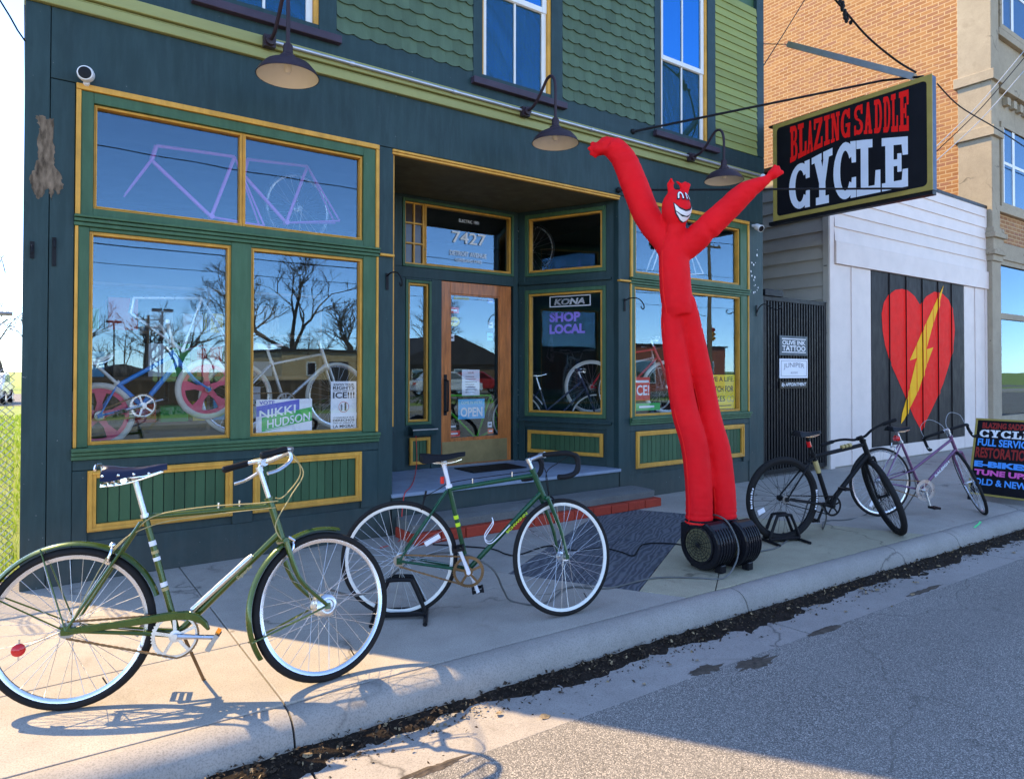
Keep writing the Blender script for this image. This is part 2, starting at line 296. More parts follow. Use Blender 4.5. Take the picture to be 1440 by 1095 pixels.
def asphalt():
    m, nt, b = new_mat('asphalt'); v = pos(nt)
    vo = nt.nodes.new('ShaderNodeTexVoronoi'); nt.links.new(v, vo.inputs['Vector']); vo.inputs['Scale'].default_value = 190
    cell = nt.nodes.new('ShaderNodeSeparateColor'); nt.links.new(vo.outputs['Color'], cell.inputs[0])
    c = ramp(nt, cell.outputs[0], ((.0, (.13, .12, .108)), (.4, (.26, .236, .21)), (.75, (.40, .36, .317)), (1., (.66, .59, .51))))
    edge = ramp(nt, vo.outputs['Distance'], ((.35, (0, 0, 0)), (.75, (1, 1, 1)))); c = mix_rgb(nt, edge, c, (.07, .065, .06))
    big = noise(nt, v, .55, 7, .7); c = mix_rgb(nt, ramp(nt, big, ((.35, (0, 0, 0)), (.7, (.35, .35, .35)))), c, (.33, .31, .28))
    st = noise(nt, v, 1.7, 9, .75); c = mix_rgb(nt, ramp(nt, st, ((.60, (0, 0, 0)), (.72, (.55, .55, .55)))), c, (.075, .065, .055))
    vc = nt.nodes.new('ShaderNodeTexVoronoi'); vc.feature = 'DISTANCE_TO_EDGE'; vc.inputs['Scale'].default_value = .38; nn = nt.nodes.new('ShaderNodeTexNoise'); nt.links.new(v, nn.inputs['Vector']); nn.inputs['Scale'].default_value = 2.2; nn.inputs['Detail'].default_value = 9; sc1 = nt.nodes.new('ShaderNodeVectorMath'); sc1.operation = 'SCALE'; sc1.inputs['Scale'].default_value = .6; nt.links.new(nn.outputs['Color'], sc1.inputs[0]); wv = nt.nodes.new('ShaderNodeVectorMath'); nt.links.new(v, wv.inputs[0]); nt.links.new(sc1.outputs[0], wv.inputs[1]); nt.links.new(wv.outputs[0], vc.inputs['Vector'])
    c = mix_rgb(nt, math_n(nt, 'MULTIPLY', ramp(nt, vc.outputs['Distance'], ((.0, (1, 1, 1)), (.0035, (0, 0, 0)))), .55), c, (.07, .063, .055))
    lane = noise(nt, pos(nt, (.12, 1.6, 1)), 1.0, 5, .6); c = mix_rgb(nt, ramp(nt, lane, ((.42, (0, 0, 0)), (.68, (.4, .4, .4)))), c, (.19, .172, .155))
    oil = ramp(nt, noise(nt, v, 3.3, 8, .7, .8), ((.64, (0, 0, 0)), (.72, (.7, .7, .7)))); c = mix_rgb(nt, oil, c, (.06, .052, .045))
    nt.links.new(c, b.inputs['Base Color']); b.inputs['Roughness'].default_value = .9; b.inputs['Specular IOR Level'].default_value = .2
    hh = math_n(nt, 'ADD', math_n(nt, 'MULTIPLY', vo.outputs['Distance'], -1.), math_n(nt, 'MULTIPLY', noise(nt, v, 60, 4), .6)); bump(nt, b, hh, .45, .003)
asphalt()
def grass_mat():
    m, nt, b = new_mat('grass'); v = pos(nt)
    c = ramp(nt, noise(nt, v, 1.2, 8, .7), ((.3, (.17, .24, .04)), (.5, (.26, .34, .05)), (.7, (.36, .38, .10)))); c = mix_rgb(nt, .4, c, ramp(nt, noise(nt, v, 60, 3), ((.3, (.12, .17, .03)), (.7, (.38, .44, .10)))))
    nt.links.new(c, b.inputs['Base Color']); b.inputs['Roughness'].default_value = .9; bump(nt, b, noise(nt, v, 90, 4), .8, .03)
grass_mat(); M('grass_blade', (.30, .40, .05), .7, var=.4, sc_=8)
_b = MATS['grass_blade'].node_tree; _t = _b.nodes.new('ShaderNodeBsdfTranslucent'); _t.inputs[0].default_value = (.34, .46, .05, 1); _m = _b.nodes.new('ShaderNodeMixShader'); _m.inputs[0].default_value = .45; _b.links.new(_b.nodes['Principled BSDF'].outputs[0], _m.inputs[1]); _b.links.new(_t.outputs[0], _m.inputs[2]); _b.links.new(_m.outputs[0], _b.nodes['Material Output'].inputs[0])
M('soil', (.022, .016, .012), .95, var=.5, sc_=25, bmp=1., bs=120); M('soil_dry', (.085, .066, .05), .95, var=.5, sc_=30, bmp=1., bs=140); M('leaf_brown', (.045, .03, .018), .8, var=.7, sc_=90); M('leaf_tan', (.28, .2, .11), .8, var=.5, sc_=90)
def ply():
    m, nt, b = new_mat('dark_ply'); v = pos(nt, (1, 1, 1), (0, 0, R(-31)))
    wv = nt.nodes.new('ShaderNodeTexWave'); wv.bands_direction = 'Y'; mp = nt.nodes.new('ShaderNodeMapping'); mp.inputs[3].default_value = (.35, 1, 1); nt.links.new(v, mp.inputs[0]); nt.links.new(mp.outputs[0], wv.inputs['Vector'])
    wv.inputs['Scale'].default_value = 8; wv.inputs['Distortion'].default_value = 11; wv.inputs['Detail'].default_value = 2; wv.inputs['Detail Scale'].default_value = 1.3
    c = ramp(nt, wv.outputs['Fac'], ((.2, (.075, .08, .095)), (.6, (.115, .12, .135)), (.9, (.15, .155, .17))))
    c = mix_rgb(nt, ramp(nt, noise(nt, v, 5, 7, .7), ((.45, (0, 0, 0)), (.75, (.5, .5, .5)))), c, (.17, .165, .155))
    nt.links.new(c, b.inputs['Base Color']); b.inputs['Roughness'].default_value = .75; b.inputs['Specular IOR Level'].default_value = .15; bump(nt, b, wv.outputs['Fac'], .4, .004)
ply()
# ---------------------------------------------------------------- ground, road, kerb, pavement
KS = -.031
def K(x): return -2.47 + KS*x
def kp(x, d, z): return V((x + d*KS, K(x) - d, z))     # point at offset d street-side of the pavement/kerb joint
g = MB(); g.add([(-700, -700, -.2), (700, -700, -.2), (700, 700, -.2), (-700, 700, -.2)], [(0, 1, 2, 3)])
g.build('ground', 'grass', kind='structure')
def strip(name, mat, xs, ds, zf, **t):
    m = MB(); n = len(ds)
    for x in xs: m.v += [kp(x, d, zf(d)) for d in ds]
    for i in range(len(xs)-1): m.f += [(i*n+j, i*n+j+1, (i+1)*n+j+1, (i+1)*n+j) for j in range(n-1)]
    return m.build(name, mat, **t)
XS = [-60, -20, -8] + [i*.5 for i in range(-8, 41)] + [30, 60]
road = strip('road', 'asphalt', XS, [.58, .7, 3, 6, 9, 12.6], lambda d: -.138 + .03*min(d, 5)/5, kind='structure')
gut = MB()
for i in range(-7, 12):                                 # gutter pan in bays with joints
    a, b_ = .95 + i*2.93, .95 + (i+1)*2.93 - .012
    m = MB(); m.v = [kp(x, d, z) for x in (a, b_) for d, z in ((.10, -.152), (.3, -.147), (.592, -.134), (.592, -.2), (.10, -.2))]
    m.f = [(0, 5, 6, 1)[::-1], (1, 6, 7, 2)[::-1], (2, 7, 8, 3)[::-1], (4, 3, 2, 1, 0)[::-1], (5, 6, 7, 8, 9)[::-1]]
    if i == -7: gutter = MB().box(-40, 40, 0, .1, -.3, -.29).xf(lambda p: kp(p.x, .2+p.y, p.z)).build('gutter', 'joint', kind='structure')
    m.build('gutter_bay', 'gutter_con', gutter)
prof = [(0.004, -.2), (0.004, -.003), (.012, .001), (.05, -.001), (.085, -.008), (.115, -.024), (.138, -.048), (.152, -.08), (.160, -.12), (.165, -.2)]
kerb = strip('kerb', 'joint', [-60, 60], [0.01, .14], lambda d: -.1, kind='structure')
for i in range(-7, 13):
    a, b_ = .93 + i*2.93, .93 + (i+1)*2.93 - .01
    m = MB(); n = 14; q = len(prof)
    for k in range(n+1):
        x = a + (b_-a)*k/n; e = .008*max(0, 1 - min(k, n-k)/1.0) if k in (0, n) else 0
        for d, z in prof:
            wob = .004*mnoise.noise(V((x*1.7, d*9, z*9))) + .002*mnoise.noise(V((x*9, d*20, 3)))
            m.v.append(kp(x, d + wob - e*.5, z + wob - (e if z > -.1 else 0)))
    for k in range(n): m.f += [(k*q+j, k*q+j+1, (k+1)*q+j+1, (k+1)*q+j) for j in range(q-1)]
    m.f += [tuple(range(q))[::-1], tuple(n*q+j for j in range(q))]
    m.build('kerb_section', 'kerb_con', kerb, smooth=True, ang=50)
walk = MB(); walk.add([(-60, K(-60), -.014), (60, K(60), -.014), (60, .4, -.014), (-60, .4, -.014)], [(0, 1, 2, 3)]); walk = walk.build('pavement', 'joint', kind='structure')
def slab_poly(pts, mat, name='paving_slab', th=.06, z=0.):
    c = sum((V((*p, 0)) for p in pts), V())/len(pts); q = []
    n = len(pts); e = [(V((*pts[(i+1) % n], 0)) - V((*pts[i], 0))).normalized() for i in range(n)]
    for i in range(n):                                   # inset by half a joint
        a, b2 = e[i-1], e[i]; na, nb = V((-a.y, a.x, 0)), V((-b2.y, b2.x, 0)); k = 1 + na.dot(nb)
        q.append(V((*pts[i], z)) + (na+nb)*(.0035/max(.2, k)))
    m = MB(); m.v = q + [p + V((0, 0, -th)) for p in q]
    m.f = [tuple(range(n))] + [(i, i+n, (i+1) % n+n, (i+1) % n) for i in range(n)]
    return m.build(name, mat, walk, bevel=.004)
uu, vv = V((.857, .515, 0)), V((.515, -.857, 0)); m0 = V((2.81, -1.5, 0))
def L2(*p): return [(q[0], q[1]) for q in p]
xe = [-5.1, -3.6, -2.1, -.58, .925]
for a, b_ in zip(xe, xe[1:]):
    slab_poly([(a, -1.71), (b_, -1.71), (b_, .3), (a, .3)], 'walk'); slab_poly([(a, K(a)), (b_, K(b_)), (b_, -1.71), (a, -1.71)], 'walk')
slab_poly([(.925, -1.71), (2.936, -1.71), (1.79, .2), (.925, .2)], 'walk')
slab_poly([(.925, K(.925)), (3.45, K(3.45)), (2.936, -1.71), (.925, -1.71)], 'walk')
mA, mB_ = m0 + uu*2.6, m0 + uu*2.6 + vv*.94
slab_poly(L2(m0, mA, (5.2, .2), (1.79, .2)), 'walk_beige')
for k in range(2):
    for j, (s0, s1) in enumerate(((0, 1.3), (1.3, 2.6))):
        a = m0 + vv*.47*k; slab_poly(L2(a + uu*s0, a + vv*.47 + uu*s0, a + vv*.47 + uu*s1, a + uu*s1), 'dark_ply', 'dark_panel', .02, -.001)
m1 = m0 + vv*.94
slab_poly(L2(m1, (3.45, K(3.45)), (3.72, K(3.72)), (4.28, -2.2), (5.05, -1.25)), 'walk_tan'); slab_poly(L2((5.05, -1.25), (4.28, -2.2), (3.72, K(3.72)), (6.5, K(6.5)), (5.87, -1.4), mB_), 'walk_tan')
slab_poly(L2((5.2, .2), mA, mB_, (5.87, -1.4), (6.02, -1.7), (8.5, -1.55), (8.5, .2)), 'walk'); slab_poly(L2((6.02, -1.7), (6.5, K(6.5)), (8.5, K(8.5)), (8.5, -1.55)), 'walk')
xe = [8.5, 10, 11.5, 13, 14.5, 16, 18, 20, 22, 25]
for a, b_ in zip(xe, xe[1:]):
    slab_poly([(a, -1.55), (b_, -1.55), (b_, .2), (a, .2)], 'walk'); slab_poly([(a, K(a)), (b_, K(b_)), (b_, -1.55), (a, -1.55)], 'walk')
# soil and dead leaves lying along the kerb
m = MB(); rnd = random.Random(3); nx = 420
for i in range(nx+1):
    x = -3 + i*17/nx; wd = .15 + .16*mnoise.noise(V((x*.9, 0, 0))) + .08*mnoise.noise(V((x*3.1, 2, 0))) + .05*mnoise.noise(V((x*11, 5, 0))); wd = max(.04, wd) * (1.15 + .4*max(0, x-3)/6)
    for j in range(6):
        t = j/5; h = (.028*(1-t)**1.2 + .012*mnoise.noise(V((x*12, t*3, 1))))*(1-.0*t); m.v.append(kp(x, .155 + wd*t, -.153 + (h if j < 5 else -.006) + .012*t*0))
for i in range(nx): m.f += [(i*6+j, i*6+j+1, (i+1)*6+j+1, (i+1)*6+j) for j in range(5)]
tag(m.build('gutter_soil', 'soil', smooth=True), 'dark soil heaped along the foot of the kerb', 'soil', kind='stuff')
for nm, mt, cnt in (('dead_leaves', 'leaf_brown', 6500), ('pale_leaf_litter', 'leaf_tan', 700)):
    m = MB()
    for i in range(cnt):
        x = rnd.uniform(-2.5, 13); d = .165 + abs(rnd.gauss(0, .095))*(1 + .3*max(0, x-3)/6); s_ = rnd.uniform(.004, .014)
        if rnd.random() < .03: d = rnd.uniform(.5, .75)
        c = kp(x, d, -.148 + max(0, .03*(1-(d-.16)/.15)) + rnd.uniform(0, .012)); a = V((rnd.gauss(0, 1), rnd.gauss(0, 1), rnd.gauss(0, .45))).normalized()*s_; b_ = a.cross(V((rnd.gauss(0, .5), rnd.gauss(0, .5), 1))).normalized()*s_*rnd.uniform(.3, .8)
        m.add([c-a, c-b_*.9, c+a, c+b_+V((0, 0, s_*.4))], [(0, 1, 2, 3)])
    tag(m.build(nm, mt), ('brown broken dead leaves' if cnt > 1000 else 'pale scraps of dry leaf') + ' scattered in the gutter beside the kerb', 'leaves', kind='stuff')
m = MB()
for i in range(40):
    x = rnd.uniform(-1, 11); d = rnd.uniform(.2, .62); c = kp(x, d, -.136); sz = rnd.uniform(.012, .03); a = rnd.uniform(0, 6.3); m.add([c + V((sz*math.cos(a+t)*rnd.uniform(.6, 1.1), sz*.6*math.sin(a+t), rnd.uniform(0, .012))) for t in (0, 1, 2, 3, 4, 5.2)], [tuple(range(6))])
tag(m.build('gutter_litter', 'leaf_tan'), 'single dry leaves blown about the gutter and road edge', 'leaves', kind='stuff')
for cx_, d0, rx_, ry_ in ((2.95, .57, .16, .05), (3.25, .66, .2, .07), (4.0, .60, .22, .04), (5.3, .56, .3, .035), (1.35, .58, .2, .03)):
    m = MB(); n = 40; m.v = [kp(cx_, d0, -.128)] + [kp(cx_ + rx_*math.cos(6.283*k/n)*(.75 + .5*mnoise.noise(V((cx_*7, k*.55, 1)))), d0 + ry_*math.sin(6.283*k/n)*(.75 + .6*mnoise.noise(V((cx_*5, k*.6, 4)))), -.1335) for k in range(n)]; m.f = [(0, 1+k, 1+(k+1) % n) for k in range(n)]
    tag(m.build('dirt_patch', 'soil_dry'), None, kind='structure')
mk = MB(); pts = [(7.47, .045), (7.42, .062), (7.36, .075), (7.28, .088), (7.2, .105)]
for x, d in pts:
    z = .005 - max(0, d-.05)*.28; mk.v += [kp(x-.006, d-.007, z+.003), kp(x+.006, d+.007, z+.001)]
mk.f = [(2*i, 2*i+1, 2*i+3, 2*i+2) for i in range(4)]
mk.build('spray_mark', 'p_neongreen', kerb)
# ---------------------------------------------------------------- the bicycle shop
shop = thing('bike_shop', 'two storey dark teal and green wooden bicycle shop with gold trimmed windows', 'building', (4, 0, 0))
class Wall:
    def __init__(s, a, b): s.O = V((*a, 0)); s.U = (V((*b, 0)) - s.O); s.L = s.U.length; s.U.normalize(); s.N = V((s.U.y, -s.U.x, 0))
    def box(s, m, u0, u1, d0, d1, z0, z1): m.obox(s.O, s.U, s.N, (0, 0, 1), u0, u1, d0, d1, z0, z1); return m
    def p(s, u, d, z): return s.O + s.U*u + s.N*d + V((0, 0, z))
def rect_frame(wall, m, u0, u1, z0, z1, t, d0, d1):
    wall.box(m, u0, u0+t, d0, d1, z0, z1); wall.box(m, u1-t, u1, d0, d1, z0, z1); wall.box(m, u0+t, u1-t, d0, d1, z0, z0+t); wall.box(m, u0+t, u1-t, d0, d1, z1-t, z1)
def window(wall, u0, u1, z0, z1, stop=.024, d=-.05, glass='glass', name='window'):
    m = MB(); rect_frame(wall, m, u0-stop, u1+stop, z0-stop, z1+stop, stop, d-.03, d+.03); rect_frame(wall, m, u0-stop*.45, u1+stop*.45, z0-stop*.45, z1+stop*.45, stop*.45, d+.03, d+.038)
    f = m.build(name, 'gold', shop, bevel=.003)
    wall.box(MB(), u0-.005, u1+.005, d-.009, d-.003, z0-.005, z1+.005).build('pane', glass, f); return f
def panel(wall, u0, u1, z0, z1, nb, t=.052, d=0.):
    m = MB(); rect_frame(wall, m, u0, u1, z0, z1, t, d-.01, d+.016); rect_frame(wall, m, u0+.008, u1-.008, z0+.008, z1-.008, t*.4, d+.016, d+.026)
    p = m.build('panel_moulding', 'gold', shop, bevel=.003); s = (u1-u0-2*t)/nb
    for i in range(nb): wall.box(MB(), u0+t+s*i+.0025, u0+t+s*(i+1)-.0025, d-.03, d-.008, z0+t, z1-t).build('bead_board', 'green_bead', p, bevel=.0025)
    wall.box(MB(), u0+.005, u1-.005, d-.05, d-.032, z0+.005, z1-.005).build('panel_back', 'teal', p)
F = Wall((0, 0), (8, 0))
def fb(name, mat, *b, bevel=.004, wall=F, parent=None): return wall.box(MB(), *b).build(name, mat, parent or shop, bevel=bevel)
# body of the building
fb('side_wall', 'teal', -.03, .12, -14, -.2, 0, 7.6, bevel=0); fb('side_wall', 'teal', 7.88, 8.03, -14, -.2, 0, 7.6, bevel=0); fb('back_wall', 'teal', .12, 7.88, -14, -13.9, 0, 7.6, bevel=0)
fb('roof', 'iron', -.1, 8.1, -14.1, .1, 7.6, 7.75, bevel=0)
fb('corner_board', 'teal', -.03, .108, -.2, .003, 0, 3.885); fb('pier', 'teal', .112, .252, -.2, 0, 0, 3.40)
fb('frieze', 'teal', .112, 8.03, -.2, 0, 3.405, 3.885)
fb('pier', 'teal', 2.484, 2.62, -.2, 0, 0, 3.40); fb('pier', 'teal', 5.36, 5.535, -.2, 0, 0, 3.40); fb('pier', 'teal', 7.72, 8.03, -.2, 0, 0, 3.40)
fb('seam_board', 'teal_board', .112, .252, 0, .004, 3.53, 3.885) if False else None
# moulded strip, conduit and belt board
m = MB(); F.box(m, -.04, 8.04, -.1, .035, 3.888, 3.958); F.box(m, -.04, 8.04, -.1, .022, 3.962, 3.975); F.box(m, -.04, 8.04, -.1, .05, 3.979, 4.062); m.build('cornice_moulding', 'moss', shop, bevel=.006)
fb('belt_board', 'teal_board', -.04, 8.04, -.1, .018, 4.066, 4.292)
# upper storey
fb('upper_wall', 'green', -.03, 8.03, -.25, -.03, 4.0, 7.6, bevel=0)
fb('corner_board', 'teal_board', 7.885, 8.035, -.03, .022, 4.296, 7.5); fb('corner_board', 'teal_board', -.035, .11, -.03, .022, 4.296, 7.5)
for x0 in (.985, 3.432, 5.918):
    x1 = x0 + 1.1; m = MB()
    F.box(m, x0, x0+.105, -.03, .026, 4.235, 6.5); F.box(m, x1-.15, x1, -.03, .026, 4.235, 6.5); F.box(m, x0+.105, x1-.15, -.03, .026, 6.38, 6.5)
    wnd = m.build('sash_window', 'teal_board', shop, bevel=.004)
    F.box(MB(), x0-.02, x1+.03, -.03, .075, 4.165, 4.23).build('sill', 'sill', wnd, bevel=.006)
    F.box(MB(), x1-.15-.04, x1-.15, -.03, .012, 4.232, 6.378).build('stop_bead', 'gold', wnd); F.box(MB(), x0+.105, x0+.125, -.03, .012, 4.232, 6.378).build('stop_bead', 'gold', wnd)
    a, b_ = x0+.127, x1-.192; m = MB()
    for z0, z1, d in ((4.234, 5.16, -.012), (5.12, 6.37, .0)):
        F.box(m, a, a+.045, d-.03, d, z0, z1); F.box(m, b_-.055, b_, d-.03, d, z0, z1); F.box(m, a+.045, b_-.055, d-.03, d, z0, z0+.055); F.box(m, a+.045, b_-.055, d-.03, d, z1-.045, z1)
        c = (a+b_)/2; F.box(m, c-.011, c+.011, d-.028, d-.004, z0+.055, z1-.045)
    m.build('sash', 'sash_white', wnd, bevel=.003)
    for z0, z1, d in ((4.28, 5.12, -.03), (5.17, 6.33, -.018)):
        for p0, p1 in ((a+.04, c-.008), (c+.008, b_-.05)): F.box(MB(), p0, p1, d-.004, d, z0, z1).build('pane', 'glass_up', wnd)
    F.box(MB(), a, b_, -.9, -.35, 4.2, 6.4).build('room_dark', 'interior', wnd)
# scalloped shingles, one by one
def shingle_mesh(wd):
    m = MB(); n = 8; top = .21
    pts = [(-wd/2+.0003, top), (-wd/2+.0003, .03)] + [(-wd/2+.0003+(wd-.0006)*k/n, .03 - 0.021*math.sin(math.pi*k/n)) for k in range(1, n)] + [(wd/2-.0003, .03), (wd/2-.0003, top)]
    q = [V((x, -.032 + .022*(1-z/top), z)) for x, z in pts]; N = len(q)      # thicker at the butt
    m.v = [V((p.x, -(.004 + .026*(1-p.z/top)), p.z)) for p in q] + [V((p.x, .012, p.z)) for p in q]
    m.f = [tuple(range(N))] + [(i, i+N, (i+1) % N+N, (i+1) % N) for i in range(N)]
    return m
first = None
for x0, x1, zt in ((2.088, 3.43, 5.5), (4.535, 5.916, 6.0)):
    n = 9; wd = (x1-x0)/n; z = 4.27; row = 0
    while z < zt:
        offs = (wd/2 if row % 2 else 0); k = n if not row % 2 else n-1
        for i in range(k):
            at = V((x0 + wd*(i+.5) + offs, .0, z + random.uniform(-.004, .004)))
            if first is None:
                m = shingle_mesh(.1525).xf(lambda p: p + at); first = m.build('shingle', 'shingle', shop); base_off = OFF[first.name] - at
            else: rep(first, at + base_off, shop)
        if row % 2:
            for e in (x0 + wd*.25, x1 - wd*.25):
                c = rep(first, V((e, 0, z)) + base_off, shop); c.scale.x = .5
        z += .126; row += 1
z = 4.294
while z < 6.2:
    m = MB(); q = [(0, 0), (0, .1), (-.024, 0)]
    m.v = [V((x, y, z+h)) for x in (7.022, 7.882) for y, h in ((.0, 0), (.0, .105), (-.012, .105), (-.026, .0))]
    m.f = [(3, 2, 6, 7)[::-1], (0, 3, 7, 4), (2, 1, 5, 6), (0, 1, 2, 3), (4, 7, 6, 5)]; m.build('clapboard', 'clap', shop); z += .098
# left display bay: transom pair over two big panes, sill, two panels
def bay(x0, x1, splits, npan, lower):
    # outer gold trim
    for b in ((x0, x0+.03, -.06, .02, 2.505, 3.36), (x1-.03, x1, -.06, .02, 2.505, 3.36), (x0, x1, -.06, .022, 3.362, 3.402), (x0, x0+.02, -.06, .012, .916, 2.428), (x1-.02, x1, -.06, .012, .916, 2.428)): fb('outer_trim', 'gold', *b)
    a, b_ = x0+.03, x1-.03
    ia, ib = splits[0][0][0]-.022, splits[0][-1][1]+.022; m = MB(); F.box(m, a, ia, -.1, .004, 2.506, 3.36); F.box(m, ib, b_, -.1, .004, 2.506, 3.36); F.box(m, ia, ib, -.1, .004, 3.287, 3.36); F.box(m, ia, ib, -.1, .004, 2.506, 2.558); m.build('transom_frame', 'green', shop, bevel=.004)
    for i, (p, q) in enumerate(splits[0]): window(F, p, q, 2.58, 3.265, .02 if len(splits[0]) > 1 else .024)
    m = MB(); F.box(m, x0-.005, x1+.005, -.1, .018, 2.43, 2.455); F.box(m, x0-.005, x1+.005, -.1, .03, 2.459, 2.482); F.box(m, x0-.005, x1+.005, -.1, .045, 2.486, 2.503); m.build('transom_rail', 'green', shop, bevel=.004)
    ed = [x0+.02] + [v for s in splits[1] for v in s] + [x1-.02]
    for k in range(0, len(ed), 2):
        if ed[k+1]-ed[k] > .05: fb('stile', 'green', ed[k]+(.024 if k else 0), ed[k+1]-(.024 if k < len(ed)-2 else 0), -.1, 0, .916, 2.428)
    for p, q in splits[1]:
        window(F, p, q, .952, 2.378); fb('head_strip', 'green', p-.024, q+.024, -.1, -.004, 2.403, 2.428); fb('bottom_strip', 'green', p-.024, q+.024, -.1, -.004, .904, .927)
    m = MB(); F.box(m, x0-.01, x1+.01, -.14, .05, .888, .914); F.box(m, x0-.01, x1+.01, -.14, .034, .862, .885); F.box(m, x0-.01, x1+.01, -.14, .02, .832, .859); m.build('window_sill', 'green', shop, bevel=.005)
    fb('bulkhead', 'teal', x0-.002, x1+.018, -.14, -.03, .0, .83, bevel=0); fb('bulkhead_base', 'teal', x0-.002, x1+.018, -.03, -.012, .0, .27)
    fb('bulkhead_rail', 'teal', x0-.002, x1+.018, -.03, -.004, .76, .829); ps = [x0-.002] + [v for s in lower for v in s] + [x1+.018]
    for k in range(0, len(ps), 2): fb('bulkhead_stile', 'teal', ps[k], ps[k+1], -.03, -.004, .27, .757)
    for p, q in lower: panel(F, p, q, .335, .755, npan, d=-.006)
bay(.256, 2.48, (((.382, 1.33), (1.372, 2.318)), ((.365, 1.245), (1.44, 2.32))), 12, ((.343, 1.289), (1.439, 2.334)))
bay(5.54, 7.716, (((5.65, 7.52),), ((5.64, 7.53),)), 26, ((5.63, 7.605),))
# small caps on the piers at transom height
for x0, x1 in ((2.49, 2.622), (5.358, 5.53)): fb('pier_cap', 'gold', x0, x1, -.02, .03, 2.44, 2.462, bevel=.005)
# recessed entrance
AL, AR = Wall((2.62, .08), (3.13, 1.2)), Wall((4.85, 1.2), (5.36, .08)); DW = Wall((3.13, 1.2), (4.85, 1.2))
fb('entry_trim', 'gold', 2.61, 5.37, -.03, .018, 3.375, 3.395, bevel=.003); fb('entry_trim', 'gold', 2.61, 5.37, -.03, .009, 3.352, 3.372, bevel=.003)
m = MB(); q = [(2.6, .03), (5.38, .03), (5.36, .1), (4.83, 1.26), (3.15, 1.26), (2.62, .1)]; m.v = [V((*p, 3.36)) for p in q] + [V((*p, 3.4)) for p in q]; m.f = [tuple(range(6))[::-1], tuple(range(6, 12))] + [(i, (i+1) % 6, (i+1) % 6+6, i+6) for i in range(6)]; m.build('entry_ceiling', 'olive', shop)
q = [(2.61, -.03), (5.37, -.03), (5.4, .1), (4.9, 1.35), (3.1, 1.35), (2.6, .1)]; m = MB(); m.v = [V((*p, .362)) for p in q] + [V((*p, .33)) for p in q]; m.f = [tuple(range(6)), tuple(range(6, 12))[::-1]] + [(i, i+6, (i+1) % 6+6, (i+1) % 6) for i in range(6)]; m.build('entry_floor', 'step_paint', shop, bevel=.004)
fb('entry_riser', 'teal', 2.6, 5.38, -.08, .0, 0, .328)
def side(wl, parent=None):
    L = wl.L; m = MB()
    wl.box(m, .0, .09, -.1, .0, .362, 3.36); wl.box(m, L-.09, L, -.1, .0, .362, 3.36); wl.box(m, .09, L-.09, -.1, -.006, 3.315, 3.36); wl.box(m, .09, L-.09, -.1, -.006, 2.41, 2.57)
    wl.box(m, .09, L-.09, -.1, -.006, .775, .90); wl.box(m, .09, L-.09, -.1, -.03, .362, .775); m.build('entry_wall', 'teal', shop, bevel=.004)
    m = MB(); rect_frame(wl, m, .092, L-.092, 2.572, 3.313, .045, -.09, .006); rect_frame(wl, m, .092, L-.092, .902, 2.408, .045, -.09, .006); m.build('entry_window_frame', 'green', shop, bevel=.004)
    window(wl, .162, L-.162, 2.642, 3.243, d=-.045); window(wl, .162, L-.162, .972, 2.338, d=-.045)
    wl.box(MB(), .02, L-.02, -.02, .04, .84, .872).build('entry_sill', 'teal_board', shop, bevel=.005); wl.box(MB(), .02, L-.02, -.02, .03, 2.47, 2.5).build('entry_rail', 'teal_board', shop, bevel=.005)
    panel(wl, .13, L-.13, .47, .735, 14, .04, -.01)
side(AR); side(AL)
m = MB(); fb('gold_edge', 'gold', 2.622, 2.64, -.1, -.02, .95, 3.35, bevel=.003)
m = MB(); D = DW
D.box(m, 0, 1.72, -.12, 0, 3.325, 3.36); D.box(m, 0, .17, -.12, 0, 2.575, 3.325); D.box(m, 1.65, 1.72, -.12, 0, .362, 3.325); D.box(m, 0, 1.65, -.12, 0, 2.46, 2.575); D.box(m, 0, .21, -.12, 0, .362, 2.46); D.box(m, .53, .66, -.12, .0, .362, 2.46); D.box(m, .21, .53, -.12, 0, 2.436, 2.46)
D.box(m, .21, .53, -.12, 0, .74, .85); D.box(m, .21, .53, -.12, -.012, .362, .74); m.build('door_wall', 'teal', shop, bevel=.004)
m = MB(); rect_frame(D, m, .172, 1.648, 2.577, 3.323, .03, -.1, .01); rect_frame(D, m, .212, .528, .852, 2.434, .03, -.1, .01); m.build('entry_window_frame', 'green', shop, bevel=.004)
tr = window(D, .47, 1.595, 2.632, 3.268, d=-.045); window(D, .268, .472, .908, 2.378, d=-.045)
# leaded lights at the left of the transom
m = MB(); u0, u1, z0, z1 = .204, .444, 2.61, 3.29
for u in (u0, (u0+u1)/2-.008, u1-.016): D.box(m, u, u+.016, -.07, -.02, z0, z1)
for k in range(4):
    zz = z0 + (z1-z0-.016)*k/3
    for a, b_ in ((u0+.016, (u0+u1)/2-.008), ((u0+u1)/2+.008, u1-.016)): D.box(m, a, b_, -.07, -.02, zz, zz+.016)
ll = m.build('leaded_light', 'gold', shop); M('brown_glass', (.06, .045, .04), .12, var=.3, sc_=9, coat=.5)
for i in range(2):
    for k in range(3):
        a = u0+.016 + i*.12; zz = z0 + (z1-z0-.016)*k/3+.016; D.box(MB(), a, a+.096, -.055, -.045, zz, zz+.205).build('pane', 'brown_glass', ll)
panel(D, .25, .50, .42, .715, 4, .035, .024)
